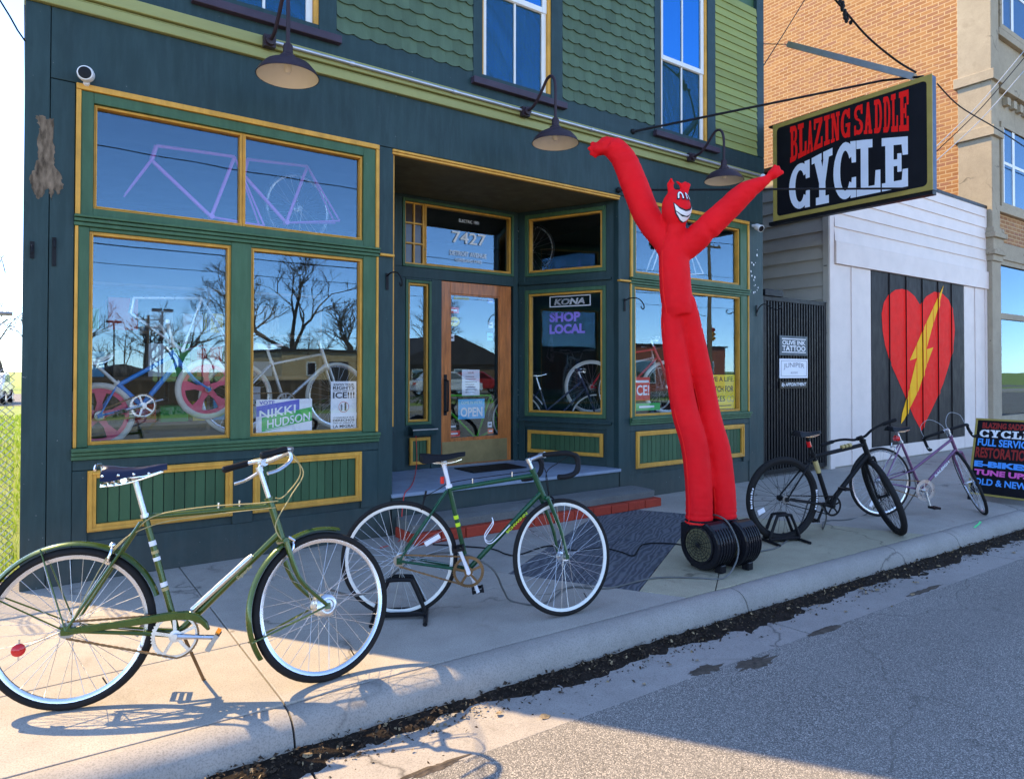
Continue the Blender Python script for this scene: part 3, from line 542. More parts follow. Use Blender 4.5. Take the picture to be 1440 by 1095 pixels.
# door
dr = MB(); u0, u1, z0, z1 = .664, 1.625, .372, 2.455
D.box(dr, u0, u0+.115, -.06, -.015, z0, z1); D.box(dr, u1-.165, u1, -.06, -.015, z0, z1); D.box(dr, u0+.115, u1-.165, -.06, -.015, 2.32, z1); D.box(dr, u0+.115, u1-.165, -.06, -.015, z0, .665)
door = dr.build('door', 'door_wood', shop, bevel=.006)
D.box(MB(), u0+.11, u1-.16, -.042, -.036, .66, 2.325).build('pane', 'glass', door)
m = MB(); rect_frame(D, m, u0+.116, u1-.166, .666, 2.319, .014, -.034, -.022); m.build('glazing_bead', 'door_wood', door)
D.box(MB(), u0+.01, u1-.06, -.014, -.009, .385, .64).build('kick_plate', 'kick_plate', door)
h = MB(); h.tube([D.p(u0+.05, -.015, 1.34), D.p(u0+.05, .05, 1.33), D.p(u0+.05, .055, 1.2), D.p(u0+.05, .05, .99), D.p(u0+.05, -.015, .98)], .011, 8); D.box(h, u0+.03, u0+.07, -.014, -.008, .94, 1.4); h.build('handle', 'iron', door, smooth=True)
D.box(MB(), u0-.02, u1+.02, -.06, .02, .362, .374).build('threshold', 'steel_dull', shop)
tag(MB().box(3.85, 4.55, .62, 1.02, .3625, .372).build('doormat', 'black_rubber'), 'thin black doormat on the shop doorstep', 'doormat')
# interior shell and display decks
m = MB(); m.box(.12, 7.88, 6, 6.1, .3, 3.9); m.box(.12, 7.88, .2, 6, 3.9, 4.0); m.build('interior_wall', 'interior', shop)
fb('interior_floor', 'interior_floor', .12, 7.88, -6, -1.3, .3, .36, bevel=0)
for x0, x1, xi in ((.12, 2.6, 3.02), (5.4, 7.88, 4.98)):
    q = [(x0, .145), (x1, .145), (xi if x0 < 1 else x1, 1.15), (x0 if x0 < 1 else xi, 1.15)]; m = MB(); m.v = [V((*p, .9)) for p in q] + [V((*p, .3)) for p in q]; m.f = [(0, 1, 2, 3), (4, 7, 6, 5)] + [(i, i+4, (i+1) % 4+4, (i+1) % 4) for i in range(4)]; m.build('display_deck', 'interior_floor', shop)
# bare patch where a bracket once was
m = MB(); pts = [(.03, 3.12), (.06, 3.14), (.10, 3.12), (.135, 3.13), (.128, 3.02), (.14, 2.9), (.13, 2.82), (.175, 2.75), (.19, 2.68), (.16, 2.62), (.14, 2.66), (.125, 2.57), (.105, 2.66), (.075, 2.60), (.05, 2.58), (.02, 2.62), (.0, 2.70), (.03, 2.78), (.05, 2.87), (.045, 2.98), (.05, 3.06)]
rp = []
for i_ in range(len(pts)):
    p_, q_ = pts[i_], pts[(i_+1) % len(pts)]
    for k_ in range(6): t_ = k_/6; rp.append((p_[0]+(q_[0]-p_[0])*t_ + random.uniform(-.007, .007), p_[1]+(q_[1]-p_[1])*t_ + random.uniform(-.007, .007)))
m.v = [V((x, -.0042, z)) for x, z in rp]; m.f = [tuple(range(len(rp)))[::-1]]; M('bare_wood', (.17, .125, .085), .85, var=.85, sc_=30, bmp=1., bs=45, stretch=(1, 1, .35), dirt=.9, dcol=(.022, .04, .042), spec=.1); m.build('bare_patch', 'bare_wood', shop)
# stone step with a red painted brick course in front
st = thing('entry_step', 'long grey stone step over red painted bricks below the shop door', 'step', (4.05, -.25, 0))
m = MB(); nx = 24
for i in range(nx+1):
    for j in range(5):
        x = 2.62 + 2.88*i/nx; t = j/4; e = .012*mnoise.noise(V((x*6, t*3, 0)))
        m.v.append(V((x + (.03*mnoise.noise(V((t*7, 3, x))) if i in (0, nx) else 0), -.06 - .33*t + (e if j else 0), .172 + e*.4 - (.012 if j == 4 else 0))))
k = len(m.v); m.v += [V((p.x, p.y + (.008 if i_ % 5 == 4 else 0), .092)) for i_, p in enumerate(m.v[:])]
for i in range(nx):
    m.f += [(i*5+j, (i)*5+j+1, (i+1)*5+j+1, (i+1)*5+j) for j in range(4)] + [(i*5+4, k+i*5+4, k+(i+1)*5+4, (i+1)*5+4)]
m.f += [tuple(range(5))[::-1] + tuple(k+j for j in range(5)), tuple(nx*5+j for j in range(5)) + tuple(k+nx*5+4-j for j in range(5))]
m.build('stone_slab', 'stone_step', st)
for i in range(12):
    x = 2.62 + i*.245; MB().box(x, x+.237, -.45+random.uniform(-.006, .006), -.06, .0, .088+random.uniform(-.004, .002)).build('red_brick', 'red_kerb', st, bevel=.008)

for i in range(16):
    x, z, r_ = random.gauss(7.86, .05), random.choice((2.62, 2.7, 2.85, 2.95, 2.55, 2.5)) + random.gauss(0, .04), random.uniform(.006, .016); m = MB(); m.v = [V((x + r_*random.uniform(.5, 1.2)*math.cos(k), -.0015, z + r_*random.uniform(.7, 1.6)*math.sin(k))) for k in (0, .9, 1.8, 2.7, 3.6, 4.5, 5.4)]; m.f = [tuple(range(7))]; m.build('paint_chip', 'white_plastic', shop)
# ---------------------------------------------------------------- white neighbour with the painted heart
nb = thing('white_annex', 'low white boarded annex with a red heart and yellow bolt painted on black boards', 'building', (12.4, 1, 0))
MB().box(9.69, 15.2, .03, 12, 0, 4.6).build('core_wall', 'siding_grey', nb); MB().box(9.6, 15.3, -.02, 12.05, 4.62, 4.68).build('roof', 'iron', nb)
FW = Wall((0, 0), (1, 0)); top_b = 3.04
def bd(name, mat, u0, u1, z0, z1, d=0., th=.028): return FW.box(MB(), u0+.003, u1-.003, -th, d, z0, z1).build(name, mat, nb, bevel=.003)
for a, b_ in ((9.78, 10.28), (10.28, 10.86), (14.27, 14.75), (14.75, 15.2)): bd('white_board', 'white_paint', a, b_, .02, top_b)
bx = [10.87, 11.45, 12.02, 12.6, 13.2, 13.74, 14.26]
for a, b_ in zip(bx, bx[1:]): bd('white_board', 'white_paint', a, b_, .02, .235); bd('black_board', 'black_board', a+.004, b_-.004, .24, top_b)
for x in bx[1:-1]: FW.box(MB(), x-.022, x+.022, .0005, .016, .24, top_b-.002).build('batten', 'black_board', nb, bevel=.004)
for x in (10.28, 14.75): FW.box(MB(), x-.02, x+.02, .0005, .014, .02, top_b-.002).build('batten', 'white_paint', nb, bevel=.004)
bd('corner_board', 'white_paint', 9.655, 9.778, .0, 4.62, .012, .05); bd('corner_board', 'white_paint', 15.2, 15.3, .0, 4.62, .012, .05)
bd('lintel_board', 'white_paint', 9.785, 15.34, 3.045, 3.38, .04)
z = 3.385
while z < 4.55:
    m = MB(); m.v = [V((x, y, z+h)) for x in (9.782, 15.197) for y, h in ((.0, 0), (.0, .225), (-.006, .225), (-.026, .0))]; m.f = [(3, 2, 6, 7)[::-1], (0, 3, 7, 4), (2, 1, 5, 6), (0, 1, 2, 3), (4, 7, 6, 5)]; m.build('lap_board', 'siding_white', nb); z += .212
z = .05; GW = Wall((9.65, 12), (9.65, 0))               # grey lapped side wall
while z < 4.5:
    m = MB(); m.v = [V((9.69 - d, y, z+h)) for y in (6, .09) for d, h in ((0, 0), (0, .225), (.012, .225), (.036, .0))]; m.f = [(3, 2, 6, 7)[::-1], (0, 3, 7, 4), (2, 1, 5, 6), (0, 1, 2, 3), (4, 7, 6, 5)]; m.build('lap_board', 'siding_grey', nb); z += .205
MB().box(9.64, 9.69, -.0, .088, 0, 4.6).build('corner_board', 'siding_grey', nb)
for zz in (.9, 1.35, 2.0, 2.45, 3.0): MB().box(9.632, 9.642, .02, .07, zz, zz+.012).build('nail_strap', 'steel_dull', nb)
PXF = (1030, 300, 2.38)
def fpix(x, y):
    px, py = PXF[0]+x/PXF[2], PXF[1]+y/PXF[2]; d = r2*((px-720)/960) + u2*((507.6-py)/960) + fw; t = 5.5/d.y; return (d.x*t, 1.4457+d.z*t)
heart = [fpix(*p) for p in [(627, 306), (610, 278), (590, 260), (568, 253), (545, 256), (522, 272), (506, 298), (499, 335), (501, 385), (510, 440), (528, 500), (555, 560), (583, 625), (606, 680), (632, 728), (650, 690), (678, 632), (705, 570), (725, 505), (739, 445), (744, 390), (739, 335), (724, 290), (702, 268), (675, 262), (648, 278)]]
bolt = [fpix(*p) for p in [(706, 240), (664, 330), (640, 382), (592, 492), (616, 484), (590, 590), (566, 672), (563, 704), (574, 690), (622, 592), (650, 505), (671, 448), (648, 455), (668, 380), (690, 310)]]
def fill(poly, name, mat, d):
    m = MB()
    def cross(x):
        r_ = []
        for i in range(len(poly)):
            (x0, y0), (x1, y1) = poly[i], poly[(i+1) % len(poly)]
            if (x0 <= x) != (x1 <= x): r_.append(y0 + (y1-y0)*(x-x0)/(x1-x0))
        return sorted(r_)
    x = min(p[0] for p in poly) + .002; xe_ = max(p[0] for p in poly); st_ = .02
    while x < xe_:
        xn = min(x+st_, xe_-.001); a, b_ = cross(x+1e-5), cross(xn-1e-5)
        dd = d + (.0165 if any(abs((x+xn)/2 - g_) < .02 for g_ in bx[1:-1]) else 0)
        if len(a) == len(b_):
            for k in range(0, len(a)-1, 2): m.add([(x, -dd, a[k]), (xn, -dd, b_[k]), (xn, -dd, b_[k+1]), (x, -dd, a[k+1])], [(0, 1, 2, 3)])
        x = xn if xn > x+1e-6 else x+st_
        if xn >= xe_-.0011: break
    return m.build(name, mat, nb)
fill(heart, 'painted_heart', 'heart_red', .003); fill(bolt, 'painted_bolt', 'bolt_yellow', .006)
# ---------------------------------------------------------------- barred gate in the gap
gt = thing('barred_gate', 'black iron gate of upright bars between the shop and the white annex', 'gate', (8.85, .05, 0))
m = MB(); m.box(8.06, 8.11, .03, .07, .04, 2.46); m.box(9.56, 9.62, .03, .07, .04, 2.46); m.box(8.11, 9.56, .03, .07, 2.40, 2.46); m.box(8.11, 9.56, .03, .07, .04, .1); m.build('gate_frame', 'iron', gt, bevel=.004)
n = 22
for i in range(n):
    x = 8.14 + (9.53-8.14)*i/(n-1); MB().box(x-.014, x+.014, .036, .064, .1, 2.4).build('bar', 'iron', gt)
for zz in (.75, 1.6): MB().box(8.11, 9.56, .066, .072, zz, zz+.05).build('cross_rail', 'iron', gt)
MB().box(8.08, 8.5, -.0, .1, 2.462, 2.55).build('closer_box', 'iron', gt, bevel=.006); MB().box(9.2, 9.56, .066, .075, .1, 1.05).build('lock_plate', 'iron', gt); MB().box(8.05, 9.63, .02, .08, 2.462, 2.5).build('head_bar', 'iron', gt) if False else None
M('plate_grey', (.075, .095, .11), .5, var=.15); M('plate_frame', (.06, .05, .05), .5)
def gate_sign(z0, z1, label, mat):
    s = thing('sign_plate', label, 'sign', (8.77, .02, z0)); MB().box(8.43, 9.11, .016, .028, z0, z1).build('plate', mat, s, bevel=.002); return s
s = gate_sign(1.66, 1.935, 'dark grey tattoo sign plate, topmost on the black barred gate', 'plate_grey')
for zz in (1.885, 1.70): MB().box(8.48, 9.06, .0135, .0155, zz, zz+.012).build('rule', 'p_white', s)
XU, ZU = V((1, 0, 0)), V((0, 0, 1))
txt('OLIVE INK', 'lettering', 'p_white', s, (8.77, .0155, 1.84), XU, ZU, .56, .06, .02); txt('TATTOO', 'lettering', 'p_white', s, (8.77, .0155, 1.76), XU, ZU, .56, .075, .02)
s = gate_sign(1.345, 1.615, 'white salon sign plate with arched grey lettering on the barred gate', 'paper')
m = MB(); rect_frame(FW, m, 8.46, 9.08, 1.37, 1.59, .005, -.0155, -.0135); m.build('border', 'ink_grey', s)
def arch(a, b_): return V((8.77+a, .0145, 1.50 + b_*(1+.0) - .30*a*a + .02))
txt('JUNIPER', 'lettering', 'ink_grey', s, (0, 0, 0), XU, ZU, .5, .085, fn=arch); txt('ROOM', 'lettering', 'ink_grey', s, (8.77, .0155, 1.42), XU, ZU, .16, .03)
s = gate_sign(1.2, 1.3, 'narrow black sign plate with white script, lowest on the gate', 'sign_black'); txt('By APPOINTMENT', 'lettering', 'p_white', s, (8.77, .0155, 1.25), XU, ZU, .6, .06, .015, shear=.25)
# ---------------------------------------------------------------- tall brick building on the corner
def brick_mat():
    m, nt, b = new_mat('brick'); g_ = nt.nodes.new('ShaderNodeNewGeometry').outputs['Position']; sx = nt.nodes.new('ShaderNodeSeparateXYZ'); nt.links.new(g_, sx.inputs[0])
    cx_ = nt.nodes.new('ShaderNodeCombineXYZ'); nt.links.new(math_n(nt, 'ADD', sx.outputs[1], sx.outputs[0]), cx_.inputs[0]); nt.links.new(sx.outputs[2], cx_.inputs[1])
    wob = noise(nt, g_, 1.3, 3); bt = nt.nodes.new('ShaderNodeTexBrick'); nt.links.new(cx_.outputs[0], bt.inputs['Vector'])
    bt.offset = .5; bt.inputs['Scale'].default_value = 1; bt.inputs['Brick Width'].default_value = .23; bt.inputs['Row Height'].default_value = .082; bt.inputs['Mortar Size'].default_value = .010; bt.inputs['Mortar Smooth'].default_value = .1; bt.inputs['Bias'].default_value = 0
    bt.inputs['Color1'].default_value = (.24, .085, .022, 1); bt.inputs['Color2'].default_value = (.37, .165, .05, 1); bt.inputs['Mortar'].default_value = (.50, .33, .17, 1)
    c = mix_rgb(nt, ramp(nt, noise(nt, g_, .5, 8, .7), ((.35, (0, 0, 0)), (.7, (.5, .5, .5)))), bt.outputs['Color'], (.42, .23, .085))
    cell = nt.nodes.new('ShaderNodeTexVoronoi'); mp = nt.nodes.new('ShaderNodeMapping'); mp.inputs[3].default_value = (4.3, 12.2, 1); nt.links.new(cx_.outputs[0], mp.inputs[0]); nt.links.new(mp.outputs[0], cell.inputs['Vector']); cell.inputs['Scale'].default_value = 1
    c2 = nt.nodes.new('ShaderNodeSeparateColor'); nt.links.new(cell.outputs['Color'], c2.inputs[0]); c = mix_rgb(nt, math_n(nt, 'MULTIPLY', ramp(nt, c2.outputs[0], ((.55, (0, 0, 0)), (.9, (1, 1, 1)))), math_n(nt, 'SUBTRACT', 1., bt.outputs['Fac'])), c, (.28, .12, .06))
    nt.links.new(c, b.inputs['Base Color']); b.inputs['Roughness'].default_value = .85; bump(nt, b, math_n(nt, 'SUBTRACT', 1., bt.outputs['Fac']), .6, .012)
brick_mat()
bb = thing('brick_block', 'tall tan brick building with carved stone front beyond the white annex', 'building', (17.5, 1, 0))
MB().box(15.36, 24, .5, 22, 0, 12).build('brick_wall', 'brick', bb)
def bs(name, mat, *b, bv=.01): return MB().box(*b).build(name, mat, bb, bevel=bv)
bs('corner_pilaster', 'stone_trim', 15.3, 15.72, -.1, .498, 0, 3.6); bs('corner_pilaster', 'stone_trim', 15.33, 15.7, -.1, .498, 4.25, 12)
for k, (z0, z1, e) in enumerate(((3.6, 3.72, .03), (3.72, 3.82, .07), (3.82, 4.05, .04), (4.05, 4.15, .09), (4.15, 4.25, .05))): bs('capital', 'stone_trim', 15.3-e, 15.72+e, -.1-e, .497+e, z0, z1)
for z0 in (7.15, 6.05): bs('band_block', 'stone_trim', 15.28, 15.76, -.16, .56, z0, z0+.2)
bs('front_wall', 'stone_trim', 15.721, 24, .02, .118, 4.35, 12)
bs('front_brick', 'brick', 15.721, 24, -.01, .018, 4.05, 4.62); bs('sill_course', 'stone_trim', 15.721, 24, -.09, .018, 4.62, 4.74); bs('shop_head', 'stone_trim', 15.721, 24, -.03, .118, 3.7, 4.04)
bs('band_course', 'stone_trim', 15.8, 24, -.1, .018, 7.1, 7.26); bs('band_course', 'stone_trim', 15.8, 24, -.07, .018, 8.2, 8.35)
for i in range(12): bs('dentil', 'stone_trim', 16.2+i*.34, 16.36+i*.34, -.08, .018, 6.86, 7.02, bv=.006)
for x0 in (16.0, 18.3, 20.6):
    for z0, z1 in ((4.76, 6.5), (8.4, 10.2)):
        m = MB(); rect_frame(FW, m, x0, x0+1.7, z0, z1, .1, -.01, .03); wnd = m.build('upper_window', 'stone_trim', bb); m = MB(); FW.box(m, x0+.1, x0+.2, -.01, .012, z0+.1, z1-.1); FW.box(m, x0+.62, x0+.74, -.01, .012, z0+.1, z1-.1); FW.box(m, x0+.2, x0+.62, -.01, .01, z0+.9, z0+.96); FW.box(m, x0+.74, x0+1.6, -.01, .01, z0+.9, z0+.96); m.build('sash', 'sash_white', wnd)
        MB().box(x0+.1, x0+1.6, -.004, .01, z0+.1, z1-.1).build('pane', 'glass_far', wnd); MB().box(x0+.1, x0+1.6, .011, .016, z0+.1, z1-.1).build('blind', 'interior', wnd)
sw = MB(); FW.box(sw, 15.72, 15.84, -.1, .0, 0, 3.7); FW.box(sw, 15.84, 24, -.1, .0, 3.6, 3.7); FW.box(sw, 15.84, 24, -.1, .0, 2.5, 2.62); FW.box(sw, 15.84, 24, -.1, .02, 0, .55); sw = sw.build('shopfront', 'stone_trim', bb)
for z0, z1 in ((.55, 2.5), (2.62, 3.6)): MB().box(15.84, 24, .05, .056, z0, z1).build('pane', 'glass_far', sw)
bs('shop_room', 'interior', 15.84, 24, .06, .11, .5, 3.65, bv=0)
# ---------------------------------------------------------------- bicycles
M('bk_olive', (.048, .082, .008), .28, metal=.35, var=.08, coat=.7); M('bk_green', (.004, .06, .024), .3, metal=.1, var=.06, coat=.35); M('bk_black', (.012, .012, .013), .45, var=.1); M('bk_plum', (.17, .075, .15), .28, metal=.4, var=.08, coat=.6)
M('rim_white', (.78, .77, .72), .35, var=.05); M('rim_silver', (.66, .68, .72), .25, metal=.85, var=.06); M('saddle_navy', (.008, .010, .035), .35, var=.2, coat=.4); M('saddle_black', (.012, .012, .014), .45, var=.2); M('cable_gold', (.42, .33, .14), .4, var=.15); M('tyre', (.018, .017, .017), .7, var=.2, bmp=.3, bs=220); M('red_lens', (.62, .01, .012), .15, var=.1, coat=.8); M('amber_lens', (.75, .25, .02), .2, var=.1); M('bk_blue', (.02, .22, .62), .3, var=.06, coat=.6); M('pink_mag', (.75, .10, .18), .4, var=.06); M('tyre_white', (.66, .62, .54), .6, var=.1); M('bk_neon', (.16, .75, .05), .35, var=.06, coat=.4); M('bk_magenta', (.42, .10, .42), .35, var=.08, coat=.4); M('bk_silver', (.62, .62, .62), .3, metal=.6, var=.06); M('bk_red', (.6, .03, .04), .3, var=.06, coat=.4); M('bk_navy', (.015, .025, .07), .35, var=.06, coat=.4)
def pe(name, parent, at):
    o = bpy.data.objects.new(name, None); COL.objects.link(o); o.parent = parent; o.location = V(at) - OFF[parent.name]; OFF[o.name] = V(at); o.empty_display_size = .1; return o
def crv(pts, n=6):                                      # smooth curve through points
    pts = [V(p) for p in pts]; out = []
    for i in range(len(pts)-1):
        p0, p1, p2, p3 = pts[max(i-1, 0)], pts[i], pts[i+1], pts[min(i+2, len(pts)-1)]
        for k in range(n):
            t = k/n; out.append(.5*((2*p1) + (p2-p0)*t + (2*p0-5*p1+4*p2-p3)*t*t + (3*p1-p0-3*p2+p3)*t*t*t))
    return out + [pts[-1]]
def wheel(parent, c, Rw, tr, S, tyre='tyre', rim='rim_silver', sp='spoke', hub='alloy', hubr=.018, nsp=32, big=False, mag=None, a0=0.):
    c = V(c); Sc = S(c); w_ = pe('wheel', parent, Sc); Y = V((0, 1, 0)); rr = Rw-tr; n = 10
    MB().lathe([(rr+tr*math.cos(2*math.pi*k/n), tr*math.sin(2*math.pi*k/n)) for k in range(n)], c, Y, 60, True).xf(S).build('tyre', tyre, w_, smooth=True, ang=80)
    ro = rr-tr*.55; wd = tr*.62
    MB().lathe([(ro, -wd), (ro, wd), (ro-.012, wd*.95), (ro-.02, wd*.5), (ro-.021, -wd*.5), (ro-.012, -wd*.95)], c, Y, 60, True).xf(S).build('rim', rim, w_, smooth=True, ang=30)
    m = MB(); m.lathe([(.004, -.05), (.008, -.05), (.008, -.034), (hubr+.008, -.034), (hubr+.008, -.03), (hubr*.7, -.026), (hubr*.65, 0), (hubr*.7, .026), (hubr+.008, .03), (hubr+.008, .034), (.008, .034), (.008, .05), (.004, .05)], c, Y, 16)
    if big: m.lathe([(.0, -.046), (.04, -.045), (.05, -.038), (.05, .036), (.03, .045), (.0, .046)], c, Y, 28); m.lathe([(.034, -.047), (.036, -.05), (.03, -.05), (.028, -.046)], c, Y, 24)
    m.xf(S).build('hub', hub, w_, smooth=True)
    if mag:
        m = MB()
        for k in range(5):
            an = a0 + 2*math.pi*k/5; e = V((math.sin(an), 0, math.cos(an))); f = V((math.cos(an), 0, -math.sin(an)))
            m.prism([(-.03, .015), (.03, .015), (.018, ro*.45), (.05, ro-.005), (-.05, ro-.005), (-.018, ro*.45)], c+V((0, -.009, 0)), f, e, V((0, .018, 0)))
        m.lathe([(ro-.035, -.012), (ro-.002, -.014), (ro-.002, .014), (ro-.035, .012)], c, Y, 48, True); m.lathe([(.0, -.03), (.03, -.03), (.035, .03), (0, .03)], c, Y, 16); m.xf(S).build('mag_spokes', mag, w_)
    elif nsp:
        m = MB()
        for k in range(nsp):
            an = a0 + 2*math.pi*k/nsp; sd_ = 1 if k % 2 else -1; tw = (1 if (k//2) % 2 else -1)*1.0
            hr = .046 if big else hubr+.006; h0 = c + V((math.sin(an+tw)*hr, sd_*.031, math.cos(an+tw)*hr)); h1 = c + V((math.sin(an)*(ro-.018), sd_*.003, math.cos(an)*(ro-.018))); m.tube([h0, h1], .00125, 4, cap=False)
        m.xf(S).build('spokes', sp, w_)
        v_ = c + V((math.sin(2.6), 0, math.cos(2.6)))*(ro-.018); v1 = c + V((math.sin(2.6), 0, math.cos(2.6)))*(ro-.055); MB().tube([v_, v1], .003, 6).xf(S).build('valve', 'black_plastic', w_)
    return w_
def saddle(parent, x0, x1, z, mat, drop=.045, wr=.085, wn=.02, nose_dz=0.):
    m = MB(); n = 12; q = 11
    for i in range(n+1):
        t = i/n; x = x0 + (x1-x0)*t; hw = wr*(1-t)**1.6*1.0 + wn*(1-(1-t)**2); hw = max(.006, hw*math.sin(math.pi*min(1, t/.12)/2)**.5 if t < .12 else hw) if t < 1 else .008
        zt = z + nose_dz*t + .010*math.cos(t*math.pi*2)*.6
        for j in range(q):
            a = -1 + 2*j/(q-1); zz = zt - (drop*(abs(a)**3.2)*(1-.62*t)*(.72+.28*math.sin(math.pi*min(1, t*2.2+.1)))) - (.012 if abs(a) > .99 else 0); m.v.append(V((x, a*hw, zz)))
    for i in range(n): m.f += [(i*q+j, (i+1)*q+j, (i+1)*q+j+1, i*q+j+1) for j in range(q-1)] + [(i*q, i*q+q-1, (i+1)*q+q-1, (i+1)*q)]
    m.f += [tuple(range(q)), tuple(n*q+j for j in range(q))[::-1]]
    return m.build('saddle', mat, parent, smooth=True, ang=60)
def bicycle(name, label, cat, loc, heading, P, group=None, z0=0.):
    o = thing(name, label, cat, (*loc, z0), R(heading), group, local=True, rx=R(P.get('lean', 0)))
    Rw, tr, fr = P['R'], P.get('tr', .016), P['fr']; p3 = lambda q, y=0: V((q[0], y, q[1]))
    bb_, st_, ht, hb = p3(P['bb']), p3(P['st']), p3(P['ht']), p3(P['hb']); rear = V((0, 0, Rw)); fx = V((P['fx'], 0, Rw)); ax = (ht-hb).normalized()
    rot = Matrix.Rotation(R(P.get('steer', 0)), 3, ax); S = lambda p: hb + rot @ (V(p)-hb); I = lambda p: V(p); tb = P.get('tube', .014)
    # frame
    m = MB(); m.tube([bb_, st_], tb, 12); tt0 = p3(P.get('tt', P['st'])); m.tube([tt0 + V((.01, 0, -.02)) if 'tt' not in P else tt0, ht - ax*.025], tb*.95, 12); m.tube([bb_, hb + ax*.025], tb*1.1, 12)
    m.tube([hb - ax*.004, ht + ax*.004], tb*1.25, 14); m.tube([ht + ax*.004, ht + ax*.016], tb*1.5, 14); m.tube([hb - ax*.004, hb - ax*.014], tb*1.5, 14); m.tube([bb_ - V((0, .036, 0)), bb_ + V((0, .036, 0))], .021, 14)
    if P.get('mixte'):
        for s in (-1, 1): m.tube([tt0 + V((0, s*.02, 0)), rear + V((0, s*.055, .02))], .007, 8)
    for s in (-1, 1):
        d = rear + V((0, s*.058, 0)); m.tube([bb_ + V((-.01, s*.03, 0)), bb_.lerp(d, .3) + V((0, s*.012, 0)), d], [.011, .01, .007], 8); m.tube([st_ + V((-.012, s*.016, -.03)), d + V((0, 0, 0))], [.008, .0065], 8); m.box(d.x-.014, d.x+.018, d.y-.003, d.y+.003, d.z-.018, d.z+.018)
    m.build('frame', fr, o, smooth=True)
    # fork
    m = MB(); cr = hb - ax*.018; m.tube([cr - V((0, .045, 0)), cr + V((0, .045, 0))], .015, 10); rk = P.get('rake', .05)
    for s in (-1, 1):
        top = cr + V((0, s*.042, 0)); end = fx + V((0, s*.05, 0)); mid = top.lerp(end, .62); st_l = top - ax*((top-end).length*.62); m.tube(crv([top, top.lerp(st_l, .6), st_l.lerp(mid, .35), end], 5), [.0125]*6 + [.011]*5 + [.009]*4 + [.007], 8); m.box(end.x-.012, end.x+.012, end.y-.003, end.y+.003, end.z-.016, end.z+.012)
    m.xf(S).build('fork', P.get('forkm', fr), o, smooth=True)
    wr_ = wheel(o, rear, Rw, tr, I, P.get('tyre', 'tyre'), P.get('rim', 'rim_silver'), P.get('spoke', 'spoke'), P.get('hub', 'alloy'), nsp=P.get('nsp', 36), mag=P.get('mag'), a0=.3)
    wf_ = wheel(o, fx, Rw, tr, S, P.get('tyre', 'tyre'), P.get('rimf', P.get('rim', 'rim_silver')), P.get('spoke', 'spoke'), P.get('hub', 'alloy'), nsp=P.get('nsp', 36), big=P.get('bighub', False), mag=P.get('mag'), a0=.1)
    # seat post and saddle
    sx, sz = P['saddle']; sdir = (st_-bb_).normalized(); spt = st_ + sdir*((sz-.06-st_.z)/sdir.z)
    m = MB(); m.tube([st_ - sdir*.05, spt], .0128, 12); m.ball(spt + V((0, 0, .01)), .02); m.tube([st_ - sdir*.012, st_ + sdir*.006], tb*1.4, 12); m.build('seat_post', P.get('post', 'alloy'), o, smooth=True)
    sl = P.get('sl', .27); s_o = saddle(o, sx-sl*.5, sx+sl*.5, sz, P.get('sm', 'saddle_black'), P.get('sdrop', .045), P.get('sw', .08), nose_dz=P.get('nose', 0))
    m = MB()
    for s in (-1, 1): m.tube(crv([(sx-sl*.42, s*.03, sz-.03), (sx-sl*.2, s*.022, sz-.048), (sx+sl*.15, s*.022, sz-.048), (sx+sl*.42, s*.008, sz-.028)], 4), .0038, 6)
    if P.get('springs'):
        for s in (-1, 1):
            for xx in (-.105, -.075): m.tube([V((sx+xx+.013*math.cos(t*.9), s*.05+.013*math.sin(t*.9), sz-.03-.0026*t)) for t in range(22)], .003, 5)
            m.tube(crv([(sx-.12, s*.055, sz-.085), (sx-.02, s*.03, sz-.075), (sx+.12, s*.01, sz-.03)], 4), .0035, 6)
        m.tube([(sx-.03, -.045, sz-.062), (sx-.03, .045, sz-.062)], .014, 12)
    m.build('saddle_rails', 'chrome', s_o, smooth=True)
    if P.get('springs'):
        for k in range(4):
            t = .12 + k*.21; MB().ball((sx-sl*.5+sl*t, -(.082*(1-t)**1.3+.018)-.001, sz-.040+.006*t), (.006, .003, .006), 8, 6).build('rivet', 'chrome', s_o, smooth=True)
        m = MB(); m.tube(crv([(sx-sl*.5, -.08, sz-.012), (sx-sl*.53, -.04, sz+.006), (sx-sl*.54, 0, sz+.01), (sx-sl*.53, .04, sz+.006), (sx-sl*.5, .08, sz-.012)], 4), .006, 6); m.build('cantle_plate', 'chrome', s_o, smooth=True)
    # stem, bars
    stp = ht + ax*P.get('stem_h', .09); ext = P.get('stem_x', .07); clamp = stp + V((ext, 0, P.get('stem_dz', .012)))
    m = MB(); m.tube([ht, stp], .0115, 12); m.tube([stp - ax*.012, stp + ax*.012], .0165, 12); m.tube([stp, clamp], .0125, 10); m.tube([clamp - V((0, .025, 0)), clamp + V((0, .025, 0))], .018, 12); m.xf(S).build('stem', P.get('stemm', 'alloy'), o, smooth=True)
    m = MB(); bar = [clamp + V(q) for q in P['bar']]; pts = crv([V((p.x, -p.y, p.z)) for p in bar[::-1]] + bar, 5); m.tube(pts, P.get('bar_r', .0115), 10); hb_o = m.xf(S).build('handlebar', P.get('barm', 'alloy'), o, smooth=True)
    for s in (-1, 1):
        if P.get('grip'):
            e = [V((p.x, s*p.y, p.z)) for p in bar[-2:]]; gdir = (e[1]-e[0]).normalized(); MB().tube([e[1]-gdir*.115, e[1]-gdir*.1, e[1]-gdir*.05, e[1]+gdir*.004, e[1]+gdir*.010], [.014, .0165, .0155, .017, .010], 12).xf(S).build('grip', P['grip'], hb_o, smooth=True)
        for lv in P.get('lever', []): MB().tube(crv([clamp + V((q[0], s*q[1], q[2])) for q in lv], 5), .006, 8, flat=1.4).xf(S).build('brake_lever', P.get('leverm', 'alloy'), hb_o, smooth=True)
